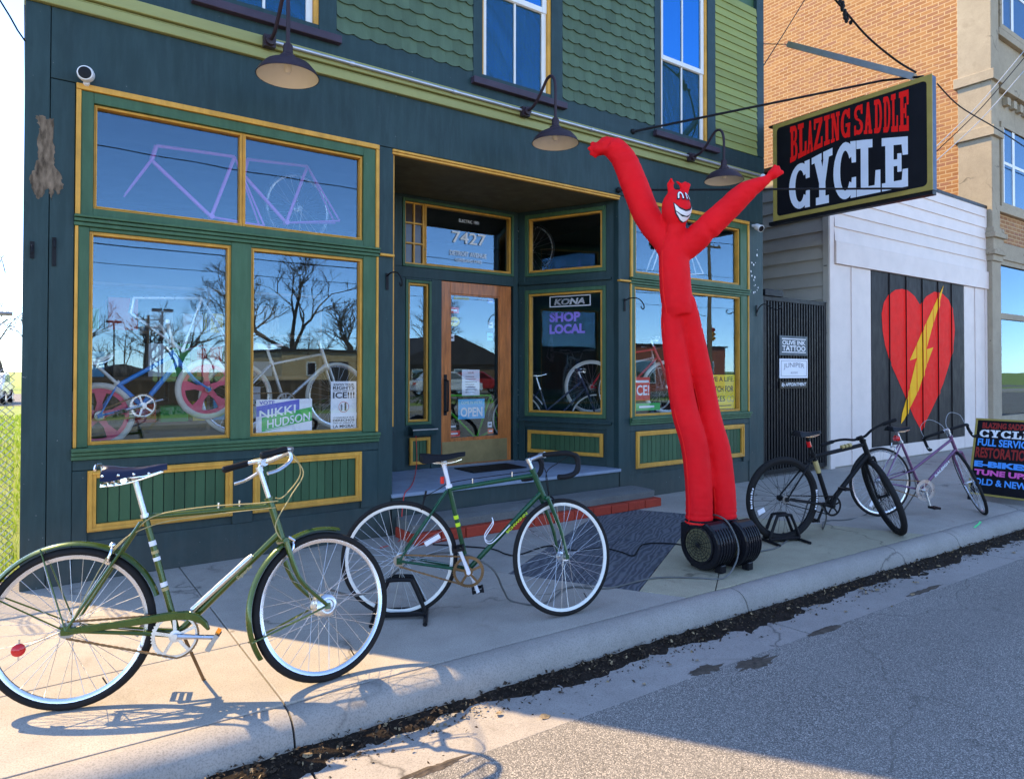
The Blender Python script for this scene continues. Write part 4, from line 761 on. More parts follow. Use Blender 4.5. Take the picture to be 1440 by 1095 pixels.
    # drive side
    cr_r = P.get('ring', .088); yc = -.045; m = MB(); nt_ = 44
    m.v = []; ring = []
    for k in range(nt_*2):
        an = math.pi*k/nt_; rr = cr_r + (.006 if k % 2 else 0.); ring.append((rr*math.cos(an), rr*math.sin(an)))
    inner = [((cr_r-.013)*math.cos(math.pi*k/nt_), (cr_r-.013)*math.sin(math.pi*k/nt_)) for k in range(nt_*2)]
    N = len(ring)
    for y in (yc-.002, yc+.002): m.v += [bb_ + V((a, y, b)) for a, b in ring] + [bb_ + V((a, y, b)) for a, b in inner]
    m.f = [(k, (k+1) % N, N+(k+1) % N, N+k) for k in range(N)] + [(2*N+k, 3*N+k, 3*N+(k+1) % N, 2*N+(k+1) % N) for k in range(N)] + [(k, 2*N+k, 2*N+(k+1) % N, (k+1) % N) for k in range(N)] + [(N+k, N+(k+1) % N, 3*N+(k+1) % N, 3*N+k) for k in range(N)]
    for k in range(P.get('arms', 5)):
        an = 2*math.pi*k/P.get('arms', 5)+.4; e = V((math.cos(an), 0, math.sin(an))); f = V((-math.sin(an), 0, math.cos(an))); m.obox(bb_ + V((0, yc, 0)), e, f, (0, 1, 0), .012, cr_r-.011, -.007, .007, -.0018, .0018)
    m.lathe([(.0, -.007), (.026, -.006), (.026, .004), (0, .004)], bb_ + V((0, yc, 0)), V((0, 1, 0)), 20)
    if P.get('guard'): m.lathe([(cr_r+.012, -.004), (cr_r+.018, -.004), (cr_r+.018, -.001), (cr_r-.02, -.001), (cr_r-.02, -.003)], bb_ + V((0, yc-.008, 0)), V((0, 1, 0)), 40); m.lathe([(cr_r*.62, -.004), (cr_r*.66, -.004), (cr_r*.66, .002), (cr_r*.62, .002)], bb_ + V((0, yc-.006, 0)), V((0, 1, 0)), 36, True)
    cs = m.build('chainring', P.get('ringm', 'alloy'), o)
    for s in (-1, 1):
        an = R(P.get('crank', 0) + (180 if s > 0 else 0)); e = bb_ + V((.168*math.cos(an), s*.06, .168*math.sin(an))); m = MB(); m.tube([bb_ + V((0, s*.05, 0)), bb_.lerp(e, .5) + V((0, s*.052, 0))*1.0 if False else bb_ + (e-bb_)*.5 + V((0, s*.025, 0)), e], [.013, .010, .011], 8); m.tube([bb_ + V((0, s*.03, 0)), bb_ + V((0, s*.068, 0))], .013, 10); ck = m.build('crank_arm', P.get('crankm', 'alloy'), o, smooth=True)
        pc = e + V((0, s*.055, 0)); pt = R(P.get('ptilt', 0)); eu, ew = V((math.cos(pt), 0, math.sin(pt))), V((-math.sin(pt), 0, math.cos(pt))); m = MB()
        for q in (-.036, .024): m.obox(pc, eu, (0, 1, 0), ew, q, q+.012, -.043, .043, -.011, .011)
        for q in (-.043, .037): m.obox(pc, eu, (0, 1, 0), ew, -.024, .024, q, q+.006, -.009, .009)
        m.tube([e, pc + V((0, s*.04, 0))], .009, 8); m.build('pedal', P.get('pedm', 'black_plastic'), o)
    cog = .034; MB().lathe([(cog, -.002), (cog, .002), (.012, .003), (.012, -.003)], rear + V((0, yc, 0)), V((0, 1, 0)), 24, True).build('sprocket', 'steel_dull', o)
    def link(pp):
        m = MB(); L = 0
        for a, b in zip(pp, pp[1:]):
            d = b-a; n = max(1, int(d.length/.0127)); dn = d.normalized(); nn = dn.cross(V((0, 1, 0)))
            for k in range(n): q = a + d*(k/n); h = .0045 if k % 2 else .0036; yy = .004 if k % 2 else .0025; m.obox(q, dn, V((0, 1, 0)), nn, .0005, d.length/n-.0005+.002, -yy, yy, -h, h)
        return m
    arcp = [bb_ + V((cr_r*math.cos(t), yc, cr_r*math.sin(t))) for t in [R(95-k*12) for k in range(16)]]
    link([rear + V((-.0, yc, cog)), *arcp, rear + V((0, yc, -cog))]).build('chain', P.get('chainm', 'rust'), o)
    P.get('extra', lambda *a: None)(o, dict(bb=bb_, st=st_, ht=ht, hb=hb, rear=rear, fx=fx, S=S, clamp=clamp, stp=stp, ax=ax, Rw=Rw, tr=tr, rw=wr_, fw=wf_, sad=(sx, sz)))
    # let the turned front wheel stand on the ground
    lo = min((S(fx + V((math.sin(t), 0, math.cos(t)))*Rw)).z for t in [R(k) for k in range(360)]); o.rotation_euler.y = math.asin(lo/fx.x)
    return o
def fender(o, c, Rw, a0, a1, S, mat, wd=.024):
    MB().lathe([(Rw+.010, -wd), (Rw+.020, -wd*.7), (Rw+.025, -wd*.2), (Rw+.026, 0), (Rw+.025, wd*.2), (Rw+.020, wd*.7), (Rw+.010, wd), (Rw+.009, wd*.9), (Rw+.018, wd*.6), (Rw+.0235, 0), (Rw+.018, -wd*.6), (Rw+.009, -wd*.9)], c, V((0, 1, 0)), 40, True, R(a0), R(a1)).xf(S).build('fender', mat, o, smooth=True, ang=60)
# --- olive roadster ----------------------------------------------------------
def x_roadster(o, k):
    S, bb_, rear, fx, ht, hb, st_, clamp = (k[q] for q in ('S', 'bb', 'rear', 'fx', 'ht', 'hb', 'st', 'clamp')); I = lambda p: V(p)
    fender(o, rear, .338, -88, 72, I, 'bk_olive'); fender(o, fx, .338, -122, 14, S, 'bk_olive')
    m = MB()
    for s in (-1, 1):
        for an in (-62, -20): e = rear + V((math.sin(R(an))*.36, s*.02, math.cos(R(an))*.36)); m.tube([rear + V((0, s*.06, 0)), e], .0035, 6)
    m.build('fender_stay', 'bk_olive', o); m = MB()
    for s in (-1, 1): m.tube([fx + V((0, s*.055, 0)), fx + V((math.sin(R(-108))*.362, s*.022, math.cos(R(-108))*.362))], .0045, 6)
    m.xf(S).build('fender_stay', 'bk_olive', o)
    q = [(-.02, .085), (.20, .098), (.40, .118), (.47, .116), (.52, .098), (.555, .062), (.567, .028), (.555, .026), (.525, .058), (.48, .078), (.42, .083), (.2, .068), (-.02, .056)]
    MB().prism(q, V((0, -.062, bb_.z-.012)), V((1, 0, 0)), V((0, 0, 1)), V((0, .02, 0))).build('chain_guard', 'bk_olive', o, bevel=.005)
    d = (hb-bb_).normalized(); nrm = V((-d.z, 0, d.x)); MB().tube([bb_ + d*.11 + nrm*.032 + V((0, -.012, 0)), bb_ + d*.42 + nrm*.032 + V((0, -.012, 0)), bb_ + d*.445 + nrm*.032 + V((0, -.012, 0))], [.0135, .0135, .008], 12).build('tyre_pump', 'alloy', o, smooth=True)
    txt('Superbe', 'lettering', 'cable_gold', o, bb_ + d*.37 + V((0, -.0165, 0)) - nrm*.002, d, nrm, .085, .022, .02, shear=.3)
    sd_ = (bb_-st_).normalized()
    for t, h in ((.12, .022), (.165, .014), (.195, .016), (.31, .02), (.335, .014)): MB().tube([st_ + sd_*t, st_ + sd_*(t+h)], .0152, 14).build('seat_tube_band', 'paper' if h > .015 else 'cable_gold', o, smooth=True)
    m = MB(); m.tube(crv([clamp + V((-.02, -.12, .02)), clamp + V((.10, -.10, .03)), clamp + V((.17, -.03, -.06)), clamp + V((.10, .0, -.16)), ht + V((.02, -.02, .01))], 6), .003, 6); m.tube(crv([clamp + V((0, .12, .03)), clamp + V((.13, .05, .04)), clamp + V((.19, -.02, -.05)), clamp + V((.12, -.02, -.17)), clamp + V((.05, -.02, -.30)), hb + V((.03, -.02, -.05))], 6), .003, 6); m.xf(S).build('front_cables', 'cable_gold', o, smooth=True)
    m = MB(); m.tube(crv([ht + V((.04, -.03, .0)), ht + V((-.06, -.02, -.008)), ht.lerp(st_, .5) + V((0, -.012, .006)), st_ + V((.06, -.016, .0)), st_ + V((-.03, -.02, -.06)), V((.13, -.025, .62))], 6), .0028, 6); m.tube(crv([ht + V((.03, -.03, -.03)), ht.lerp(st_, .5) + V((0, -.015, -.032)), st_ + V((.04, -.018, -.045)), V((.16, -.03, .66)), V((.03, -.06, .39))], 6), .0022, 6); m.build('rear_cables', 'cable_gold', o, smooth=True)
    for t in (.25, .42): MB().tube([ht.lerp(st_, t) + V((0, 0, -.016)), ht.lerp(st_, t) + V((0, 0, .018))], .007, 8, flat=.7).build('cable_clip', 'chrome', o)
    for c, f, ang in ((hb - k['ax']*.03, S, 0), (V((.12, 0, .66)), I, 30)):
        m = MB()
        for s in (-1, 1): m.tube(crv([c + V((.03, 0, .01)), c + V((.035, s*.03, 0)), c + V((.025, s*.035, -.04)), c + V((.015, s*.018, -.06))], 4), .006, 8)
        m.ball(c + V((.03, 0, .015)), .014, 8, 6); m.xf(f).build('brake_caliper', 'chrome', o, smooth=True)
    m = MB(); m.tube([bb_ + V((.02, .03, -.02)), V((bb_.x+.09, .16, .012))], .007, 8); m.tube([V((bb_.x+.09, .16, .012)), V((bb_.x+.10, .19, .006))], .009, 8); m.build('kickstand', 'rust', o, smooth=True)
    rc_ = V((-.125, -.0, .24)); m = MB(); m.lathe([(0, -.012), (.020, -.010), (.026, -.004), (.026, .004), (0, .004)], V((-.175, -.045, .275)), V((-.35, 1, 0)), 22); m.build('rear_reflector', 'red_lens', o, smooth=True); MB().tube([V((-.175, -.04, .235)), V((-.175, -.04, .315))], .007, 8, flat=.5).build('reflector_bracket', 'chrome', o); 
    m = MB(); m.tube([V((-.175, -.04, .275)), V((-.02, -.05, .335))], .003, 6); m.build('reflector_stay', 'steel_dull', o)
    MB().ball(clamp + V((.055, .1, .04)), (.028, .028, .02), 14, 8).xf(S).build('bell', 'chrome', o, smooth=True)
    for s in (-1, 1):
        an = R(-4 + (180 if s > 0 else 0)); e = bb_ + V((.168*math.cos(an), s*.115, .168*math.sin(an))); MB().obox(e, (math.cos(R(60)), 0, math.sin(R(60))), (0, 1, 0), (-math.sin(R(60)), 0, math.cos(R(60))), .036, .041, -.035, .035, -.009, .009).build('pedal_reflector', 'amber_lens', o)
    MB().tube([hb + V((.02, -.03, .0)), hb + V((.05, -.03, -.02))], .008, 8).xf(S).build('lamp_bracket', 'chrome', o)
bicycle('bicycle', 'olive green roadster with fenders and a silver pump, nearest on the left', 'bicycle', (.15, -2.02), -20.5, dict(lean=-6, R=.338, tr=.018, fr='bk_olive', bb=(.424, .275), st=(.275, .80), tt=(.277, .79), ht=(.805, .838), hb=(.86, .665), fx=1.06, steer=26, rim='rim_silver', bighub=True, saddle=(.225, 1.02), sm='saddle_navy', springs=True, sl=.27, sw=.105, sdrop=.062, stem_h=.155, stem_x=.015, stem_dz=.03,
    bar=[(0, 0, 0), (.03, .06, .01), (.065, .13, .03), (.055, .21, .035), (.0, .25, .025), (-.095, .262, .0)], grip='black_plastic', lever=[[(.05, .19, .03), (.06, .19, -.01), (.0, .21, -.055), (-.06, .225, -.075)]], ring=.094, crank=-6, ptilt=58, pedm='steel_dull', arms=5, extra=x_roadster), 'bicycles parked outside the shop')
# --- dark green single speed -------------------------------------------------
def decals(o, k, s, mat, t=.55, wdt=.24, h=.024, off=.0165, ends=None):
    a, b = ends or (k['bb'], k['hb']); d = (b-a).normalized(); nrm = V((-d.z, 0, d.x)); txt(s, 'lettering', mat, o, a.lerp(b, t) + V((0, -off, 0)), d, nrm, wdt, h, .03)
def calipers(o, k, mat='black_plastic'):
    for c, f in ((k['hb'] - k['ax']*.03 + V((.02, 0, 0)), k['S']), (V((.12, 0, .68)) if k['Rw'] < .345 else V((.15, 0, .66)), lambda p: V(p))):
        m = MB()
        for s in (-1, 1): m.tube(crv([c + V((.02, 0, .02)), c + V((.02, s*.03, .005)), c + V((.01, s*.034, -.03)), c + V((.005, s*.018, -.05))], 4), .005, 8)
        m.tube([c + V((.02, .03, .0)), c + V((.03, .035, .05))], .006, 8); m.xf(f).build('brake_caliper', mat, o, smooth=True)
def x_green(o, k):
    decals(o, k, 'SCHWINN', 'p_yg', .64, .17, .016); calipers(o, k)
    sd_ = (k['bb']-k['st']).normalized()
    for t in (.18, .225): MB().tube([k['st'] + sd_*t, k['st'] + sd_*(t+.022)], .0152, 14).build('seat_tube_band', 'p_yg', o, smooth=True)
    d = (k['hb']-k['bb']).normalized(); n = V((-d.z, 0, d.x)); c = k['bb'].lerp(k['hb'], .42) + n*.02
    m = MB()
    for s in (-1, 1): m.tube(crv([c + d*.10 + V((0, s*.02, 0)), c - d*.05 + V((0, s*.025, 0)), c - d*.06 + n*.05 + V((0, s*.03, 0)), c + d*.03 + n*.075 + V((0, s*.03, 0)), c + d*.05 + n*.1 + V((0, s*.01, 0))], 5), .0032, 6)
    m.build('bottle_cage', 'paper', o, smooth=True)
    m = MB(); ht, st_ = k['ht'], k['st']; m.tube(crv([ht + V((-.02, 0, .0)), ht.lerp(st_, .5) + V((0, 0, .012)), st_ + V((.02, 0, .02)), st_ + V((-.06, -.0, -.02)), V((.14, 0, .70))], 5), .0025, 6); m.build('rear_cable', 'black_plastic', o)
    for t in (.25, .72): MB().tube([ht.lerp(st_, t) + V((0, -.002, -.028)), ht.lerp(st_, t) + V((0, 0, .018))], .004, 8).build('cable_clip', 'chrome', o)
    cl = k['clamp']; m = MB()
    for s in (-1, 1): m.tube(crv([cl + V((.09, s*.2, .0)), cl + V((.05, s*.1, -.05)), cl + V((.02, 0, -.11)), k['hb'] + V((.04, 0, -.01))], 5), .0025, 6)
    m.xf(k['S']).build('front_cables', 'black_plastic', o)
    rw = k['rear'] + V((.0, 0, 0)); an = 1.05; e = V((math.sin(an), 0, math.cos(an))); f = V((math.cos(an), 0, -math.sin(an))); MB().obox(rw + V((0, -.02, 0)), e, f, (0, 1, 0), .17, .27, -.014, .014, -.003, .003).build('spoke_reflector', 'paper', k['rw'], bevel=.003)
    MB().tube([V((.245, -.012, .82)), V((.245, -.012, .78))], .012, 10).build('tail_light', 'red_lens', o)
M('p_yg', (.55, .75, .03), .45, var=.05)
DROP = [(0, 0, 0), (.0, .08, 0), (.012, .17, 0), (.05, .205, -.002), (.10, .208, -.02), (.115, .21, -.065), (.09, .213, -.115), (.03, .215, -.135), (-.03, .215, -.138)]
bicycle('bicycle', 'dark green single speed bicycle with white rims and black drop bars in a floor stand', 'bicycle', (1.795, -1.83), -30, dict(R=.34, tr=.0145, fr='bk_green', bb=(.403, .268), st=(.284, .765), ht=(.786, .848), hb=(.85, .70), fx=.965, steer=25, rim='rim_white', saddle=(.245, .95), sl=.27, sw=.075, nose=.01, post='paper', stem_h=.07, stem_x=.10, stem_dz=.03,
    bar=DROP, bar_r=.0155, barm='black_rubber', lever=[[(.10, .208, -.005), (.125, .208, -.03), (.12, .213, -.09), (.10, .215, -.12)]], leverm='black_plastic', ring=.088, ringm='rust', crank=112, ptilt=10, arms=5, crankm='paper', extra=x_green), 'bicycles parked outside the shop')
# --- black hybrid ------------------------------------------------------------
def x_black(o, k):
    [MB().tube([k['st'].lerp(k['ht'], t), k['st'].lerp(k['ht'], t+.045)], .0186, 12).build('top_tube_mark', 'cable_gold', o, smooth=True) for t in (.56, .63, .70)]
    MB().tube([V((.262, -.0, .80)), V((.245, 0, .845))], .019, 12).build('tail_light', 'red_lens', o, smooth=True)
    sd_ = (k['bb']-k['st']).normalized(); MB().tube([k['st'] + sd_*.06, k['st'] + sd_*.17], .0222, 14).build('seat_tube_badge', 'cable_gold', o, smooth=True)
    for an in (4.75, 1.6):
        for i in range(9):
            a_ = an + (i-4)*.06; e = V((math.sin(a_), 0, math.cos(a_))); f = V((math.cos(a_), 0, -math.sin(a_))); MB().obox(k['rear'] + V((0, -.026, 0)), e, f, (0, 1, 0), k['Rw']-.036, k['Rw']-.018 - (.004 if i % 3 else 0), -.007, .007 - (.004 if i % 2 else 0), -.002, .0).build('tyre_mark', 'paper', k['rw'])
    an = 4.3; e = V((math.sin(an), 0, math.cos(an))); f = V((math.cos(an), 0, -math.sin(an))); MB().obox(k['rear'] + V((0, -.02, 0)), e, f, (0, 1, 0), .21, .28, -.022, .022, -.003, .003).build('spoke_reflector', 'paper', k['rw'], bevel=.004)
bicycle('bicycle', 'matt black hybrid bicycle with fat tyres and riser bars in a floor stand', 'bicycle', (5.25, -2.075), -19, dict(R=.358, tr=.027, fr='bk_black', tube=.019, bb=(.477, .295), st=(.30, .735), ht=(.83, .845), hb=(.893, .71), fx=1.03, steer=66, rake=.04, rim='bk_black', spoke='bk_black', hub='bk_black', saddle=(.235, .935), sl=.28, sw=.08, post='bk_black', stem_h=.035, stem_x=.06, stemm='bk_black', barm='bk_black',
    bar=[(0, 0, 0), (.0, .05, 0), (.0, .12, .03), (-.01, .2, .045), (-.045, .33, .045)], grip='black_rubber', ring=.085, ringm='bk_black', crankm='bk_black', chainm='bk_black', crank=68, ptilt=0, extra=x_black), 'bicycles parked outside the shop')
# --- plum ladies racer -------------------------------------------------------
def x_plum(o, k):
    decals(o, k, 'RALEIGH', 'paper', .55, .22, .026); calipers(o, k, 'alloy'); MB().tube([V((.195, -.0, .775)), V((.155, 0, .78))], .028, 12).build('tail_light', 'red_lens', o, smooth=True)
    cl = k['clamp']; m = MB()
    for s in (-1, 1): m.tube(crv([cl + V((.1, s*.2, .02)), cl + V((.08, s*.19, .12)), cl + V((.02, s*.1, .16)), cl + V((-.02, s*.02, .06)), k['ht'] + V((.0, s*.02, .0))], 6), .0028, 6)
    m.xf(k['S']).build('front_cables', 'p_grey', o, smooth=True); MB().tube([k['bb'] + V((-.02, .03, -.01)), V((k['bb'].x-.06, .17, .01))], .007, 8).build('kickstand', 'steel_dull', o)
    an = 3.6; e = V((math.sin(an), 0, math.cos(an))); f = V((math.cos(an), 0, -math.sin(an))); MB().obox(k['rear'] + V((0, -.02, 0)), e, f, (0, 1, 0), .2, .27, -.016, .016, -.003, .003).build('spoke_reflector', 'paper', k['rw'], bevel=.004)
    m = MB(); q = k['rear'] + V((.02, -.05, -.07)); m.box(q.x-.012, q.x+.012, q.y-.004, q.y+.004, q.z-.05, q.z+.04); m.lathe([(0, -.004), (.02, -.004), (.02, .004), (0, .004)], q + V((.0, 0, .03)), V((0, 1, 0)), 12); m.lathe([(0, -.004), (.02, -.004), (.02, .004), (0, .004)], q - V((-.02, 0, .05)), V((0, 1, 0)), 12); m.build('derailleur', 'steel_dull', o)
bicycle('bicycle', 'plum coloured step through racer with drop bars, farthest on the right', 'bicycle', (6.93, -2.06), -25, dict(R=.343, tr=.0145, fr='bk_plum', bb=(.47, .268), st=(.225, .745), tt=(.375, .47), ht=(.80, .80), hb=(.872, .655), fx=1.0, steer=62, mixte=True, rim='rim_silver', saddle=(.20, .895), sl=.27, sw=.08, stem_h=.075, stem_x=.075, bar=DROP, bar_r=.0145, barm='black_rubber', lever=[[(.10, .208, .01), (.13, .208, -.03), (.12, .213, -.09), (.06, .215, -.11)]], ring=.09, guard=True, crank=-72, extra=x_plum), 'bicycles parked outside the shop')
# --- floor stands ------------------------------------------------------------
def floor_stand(label, c, heading):
    o = thing('floor_stand', label, 'bike stand', (*c, 0), R(heading), 'floor stands holding bicycle wheels', local=True); m = MB()
    for s in (-1, 1):
        pts = crv([(-.145, s*.04, .03), (-.135, s*.04, .07), (-.075, s*.036, .205), (-.055, s*.036, .225), (.055, s*.036, .225), (.075, s*.036, .205), (.135, s*.04, .07), (.145, s*.04, .03)], 4); MB().tube(pts, .0125, 8).build('hoop', 'black_plastic', o, smooth=True)
        MB().tube([(s*.15, -.17, .013), (s*.15, .17, .013)], .0135, 8, flat=.9).build('foot', 'black_plastic', o, smooth=True)
        MB().box(-.15, .15, s*.04-.011, s*.04+.011, .016, .04).build('base_rail', 'black_plastic', o, bevel=.006)
floor_stand('black floor stand holding the dark green bicycle by its rear wheel', (1.80, -1.835), -30); floor_stand('black floor stand holding the black hybrid by its rear wheel', (5.25, -2.075), -19)
# ---------------------------------------------------------------- projecting sign
sg = thing('projecting_sign', 'black projecting shop sign with red and white slab lettering in a gold frame', 'sign', (8.2, -1.07, 3.45))
MB().box(8.158, 8.26, -2.055, -.085, 3.455, 4.735).build('sign_box', 'sign_edge', sg, bevel=.004)
SF = Wall((8.156, 0), (8.156, -1))                       # u = distance from the facade
m = MB(); t = .055; rect_frame(SF, m, .08, 2.06, 3.45, 4.74, t, .0, .012); 
for (cu_, cz, q) in ((.135, 3.505, 0), (2.005, 3.505, 1), (2.005, 4.685, 2), (.135, 4.685, 3)):
    sx_ = 1 if q in (0, 3) else -1; sz_ = 1 if q in (0, 1) else -1; r_ = .05
    pts = [(cu_, cz)] + [(cu_ + sx_*(r_ - r_*math.sin(R(a))), cz + sz_*(r_ - r_*math.cos(R(a)))) for a in range(0, 91, 15)]
    m.prism(pts, SF.p(0, .0, 0), SF.U, V((0, 0, 1)), SF.N*.0118)
m.build('sign_frame', 'sign_gold', sg, bevel=.002)
SF.box(MB(), .125, 2.015, .001, .004, 3.495, 4.695).build('sign_face', 'sign_black', sg)
def itp(tb, a):
    for (x0, y0), (x1, y1) in zip(tb, tb[1:]):
        if a <= x1 or (x1, y1) == tb[-1]: return y0 + (y1-y0)*(a-x0)/(x1-x0)
rb = [(.328, 4.172), (.55, 4.223), (.754, 4.265), (1.007, 4.298), (1.23, 4.293), (1.425, 4.255), (1.811, 4.175)]
ct = [(.31, 4.112), (.612, 4.155), (.793, 4.2), (1.063, 4.25), (1.319, 4.21), (1.803, 4.114)]
slab('BLAZINGSADDLE', 'red_lettering', 'sign_red', sg, lambda a, v, l: SF.p(a, .004+l, itp(rb, a) + (4.648-itp(rb, a))*v), [(.331, .438), (.444, .563), (.569, .655), (.665, .779), (.791, .883), (.889, 1.004), (1.017, 1.135), (1.179, 1.293), (1.302, 1.4), (1.423, 1.516), (1.53, 1.611), (1.618, 1.694), (1.706, 1.812)])
slab('CYCLE', 'white_lettering', 'sign_white', sg, lambda a, v, l: SF.p(a, .004+l, 3.545 + (itp(ct, a)-3.545)*v), [(.313, .611), (.632, .909), (.919, 1.209), (1.209, 1.492), (1.509, 1.8)])
m = MB(); m.box(8.17, 8.25, -1.3, 0, 4.737, 4.757); m.build('top_bracket', 'iron', sg); MB().box(8.165, 8.255, -2.05, 0, 3.405, 3.45).build('bottom_bracket', 'iron', sg)
MB().tube([(5.563, -.02, 4.148), (8.2, -1.5, 4.87), (8.2, -1.95, 4.76)], .014, 8).build('upper_stay', 'iron', sg, smooth=True); MB().tube([(5.34, -.02, 3.45), (8.14, -1.79, 3.52)], .012, 8).build('lower_stay', 'iron', sg, smooth=True)
for p in ((5.563, -.02, 4.148), (5.34, -.02, 3.45)): MB().ball(p, .032, 10, 8).build('stay_anchor', 'iron', sg, smooth=True)
m = MB(); a, b_ = V((8.2, -.28, 5.776)), V((8.2, -1.85, 4.79)); d = (b_-a).normalized(); n = d.cross(V((1, 0, 0))); m.obox(a, d, n, (1, 0, 0), 0, (b_-a).length, -.035, .035, -.03, .03); m.build('angle_beam', 'steel_dull', sg); MB().tube([(8.05, .0, 5.85), a], .006, 6).build('beam_wire', 'iron', sg)
# ---------------------------------------------------------------- gooseneck lamps and conduit
for x, lb in ((1.52, 'dark gooseneck barn lamp above the left display window'), (4.01, 'dark gooseneck barn lamp above the recessed doorway'), (6.49, 'dark gooseneck barn lamp above the right display window, by the raised red arm')):
    zr = 3.57 if x < 5 else 3.62; lp = thing('gooseneck_lamp', lb, 'lamp', (x, -.05, 3.98), group='gooseneck lamps over the shopfront')
    m = MB(); m.box(x-.045, x+.045, -.10, -.05, 3.965, 4.055); m.lathe([(.0, 0), (.04, .0), (.038, .03), (.0, .035)], (x, -.10, 4.01), (0, -1, 0), 14); m.build('wall_mount', 'lamp_shade', lp, smooth=True)
    m = MB(); m.tube(crv([(x, -.12, 4.01), (x, -.22, 4.03), (x, -.33, 4.12), (x, -.43, 4.22), (x, -.51, 4.21), (x, -.55, 4.10), (x, -.55, zr+.22)], 6), .0145, 10); m.build('arm', 'lamp_shade', lp, smooth=True)
    c = V((x, -.55, zr)); MB().lathe([(.0, .235), (.028, .235), (.034, .22), (.036, .165), (.055, .15), (.06, .125), (.10, .115), (.16, .085), (.20, .04), (.222, .0), (.220, -.002), (.198, .038), (.157, .082), (.097, .111), (.0, .118)], c, (0, 0, 1), 40).build('shade', 'lamp_shade', lp, smooth=True)
    MB().lathe([(.215, -.001), (.195, .034), (.155, .078), (.097, .106), (.0, .112)], c, (0, 0, 1), 40).build('shade_lining', 'lamp_inside', lp, smooth=True)
    MB().lathe([(0, .02), (.02, .025), (.03, .05), (.026, .08), (.015, .11)], c, (0, 0, 1), 14).build('bulb', 'lamp_inside', lp, smooth=True)
cd = thing('conduit', 'silver electrical conduit running along the green cornice moulding', 'pipe', (4.6, -.07, 4.02)); MB().tube([(1.56, -.072, 4.02), (3.0, -.072, 4.021), (7.86, -.072, 4.02)], .014, 10).build('pipe', 'pipe', cd, smooth=True)
for x in (2.2, 3.2, 4.9, 5.8, 7.2): MB().lathe([(.0185, -.02), (.0185, .02)], (x, -.072, 4.02), (1, 0, 0), 12).build('coupling', 'pipe', cd, smooth=True)
MB().ball((7.93, -.07, 4.0), (.05, .045, .055), 12, 8).build('junction_box', 'white_plastic', cd, smooth=True)
# ---------------------------------------------------------------- security cameras, hooks, mailbox
o = thing('security_camera', 'round white security camera above the left transom window', 'camera', (.313, -.02, 3.44)); m = MB(); m.lathe([(0, -.024), (.038, -.022), (.05, .0), (.052, .04), (.046, .06), (.04, .062)], (.313, -.045, 3.455), (-.25, -1, -.12), 24); m.build('housing', 'white_plastic', o, smooth=True); MB().lathe([(.042, .058), (.038, .064), (0, .066)], (.313, -.045, 3.455), (-.25, -1, -.12), 24).build('lens', 'black_plastic', o, smooth=True); MB().tube([(.313, 0, 3.40), (.313, -.04, 3.41)], .02, 10).build('bracket', 'white_plastic', o)
o = thing('security_camera', 'white bullet security camera on the right corner pier', 'camera', (7.8, -.02, 3.31)); ax_ = V((-.3, -.9, -.45)).normalized(); m = MB(); m.lathe([(0, -.075), (.03, -.07), (.042, -.04), (.046, .05), (.045, .062), (.038, .066)], (7.79, -.1, 3.32), ax_, 20); m.build('housing', 'white_plastic', o, smooth=True); MB().lathe([(.04, .06), (.0, .058)], (7.79, -.1, 3.32), ax_, 20).build('lens', 'black_plastic', o); MB().tube([(7.8, 0, 3.36), (7.8, -.06, 3.355), (7.79, -.1, 3.33)], .018, 8).build('bracket', 'white_plastic', o, smooth=True)
def hook(label, x, z, pts, plate=.09):
    o = thing('hanging_bracket', label, 'bracket', (x, -.003, z), group='iron hanging brackets on the piers'); MB().box(x-.012, x+.012, -.012, -.004, z-plate, z+plate*.6).build('back_plate', 'iron', o); MB().tube(crv([(x+a, -.01-b, z+c) for a, b, c in pts], 5), .0065, 6).build('hook_arm', 'iron', o, smooth=True)
H1 = [(0, 0, .03), (0, .08, .05), (0, .2, .035), (0, .27, -.02), (0, .29, -.07), (0, .265, -.085), (0, .24, -.05)]
hook('iron basket hook on the pier left of the doorway', 2.56, 2.24, H1); hook('iron basket hook on the pier right of the doorway', 5.45, 2.20, H1); hook('curled iron bracket on the right corner pier by the gate', 7.88, 2.26, [(0, 0, -.04), (0, .04, .03), (0, .12, .06), (0, .22, .0), (0, .3, -.03), (0, .36, .0), (0, .33, .03)])
hook('short black iron stub on the left corner pier below the bare patch', .02, 2.25, [(0, 0, .0), (0, .05, .01), (0, .07, -.04)], .07); hook('narrow rusted bracket on the left pier beside the window', .14, 2.26, [(0, 0, .05), (0, .04, .05), (0, .05, .0)], .12)
o = thing('mailbox', 'small grey metal mailbox on the wall left of the door', 'mailbox', (3.5, 1.12, .74)); MB().prism([(0, .74), (-.10, .74), (-.115, .80), (-.02, .845), (0, .845)], V((3.38, 1.194, 0)), V((0, 1, 0)), V((0, 0, 1)), V((.29, 0, 0))).build('box', 'teal', o, bevel=.006)
MB().box(3.372, 3.678, 1.075, 1.09, .80, .812).build('lid_edge', 'steel_dull', o)
tag(MB().tube(crv([(3.42, 1.1, .74), (3.38, 1.0, .5), (3.2, .7, .372), (2.9, .2, .37), (2.72, -.04, .36), (2.68, -.07, .2), (2.6, -.2, .008), (2.35, -.35, .008)], 6), .004, 6).build('red_wire', 'p_red', smooth=True), 'thin red wire trailing from the mailbox over the doorstep', 'wire')
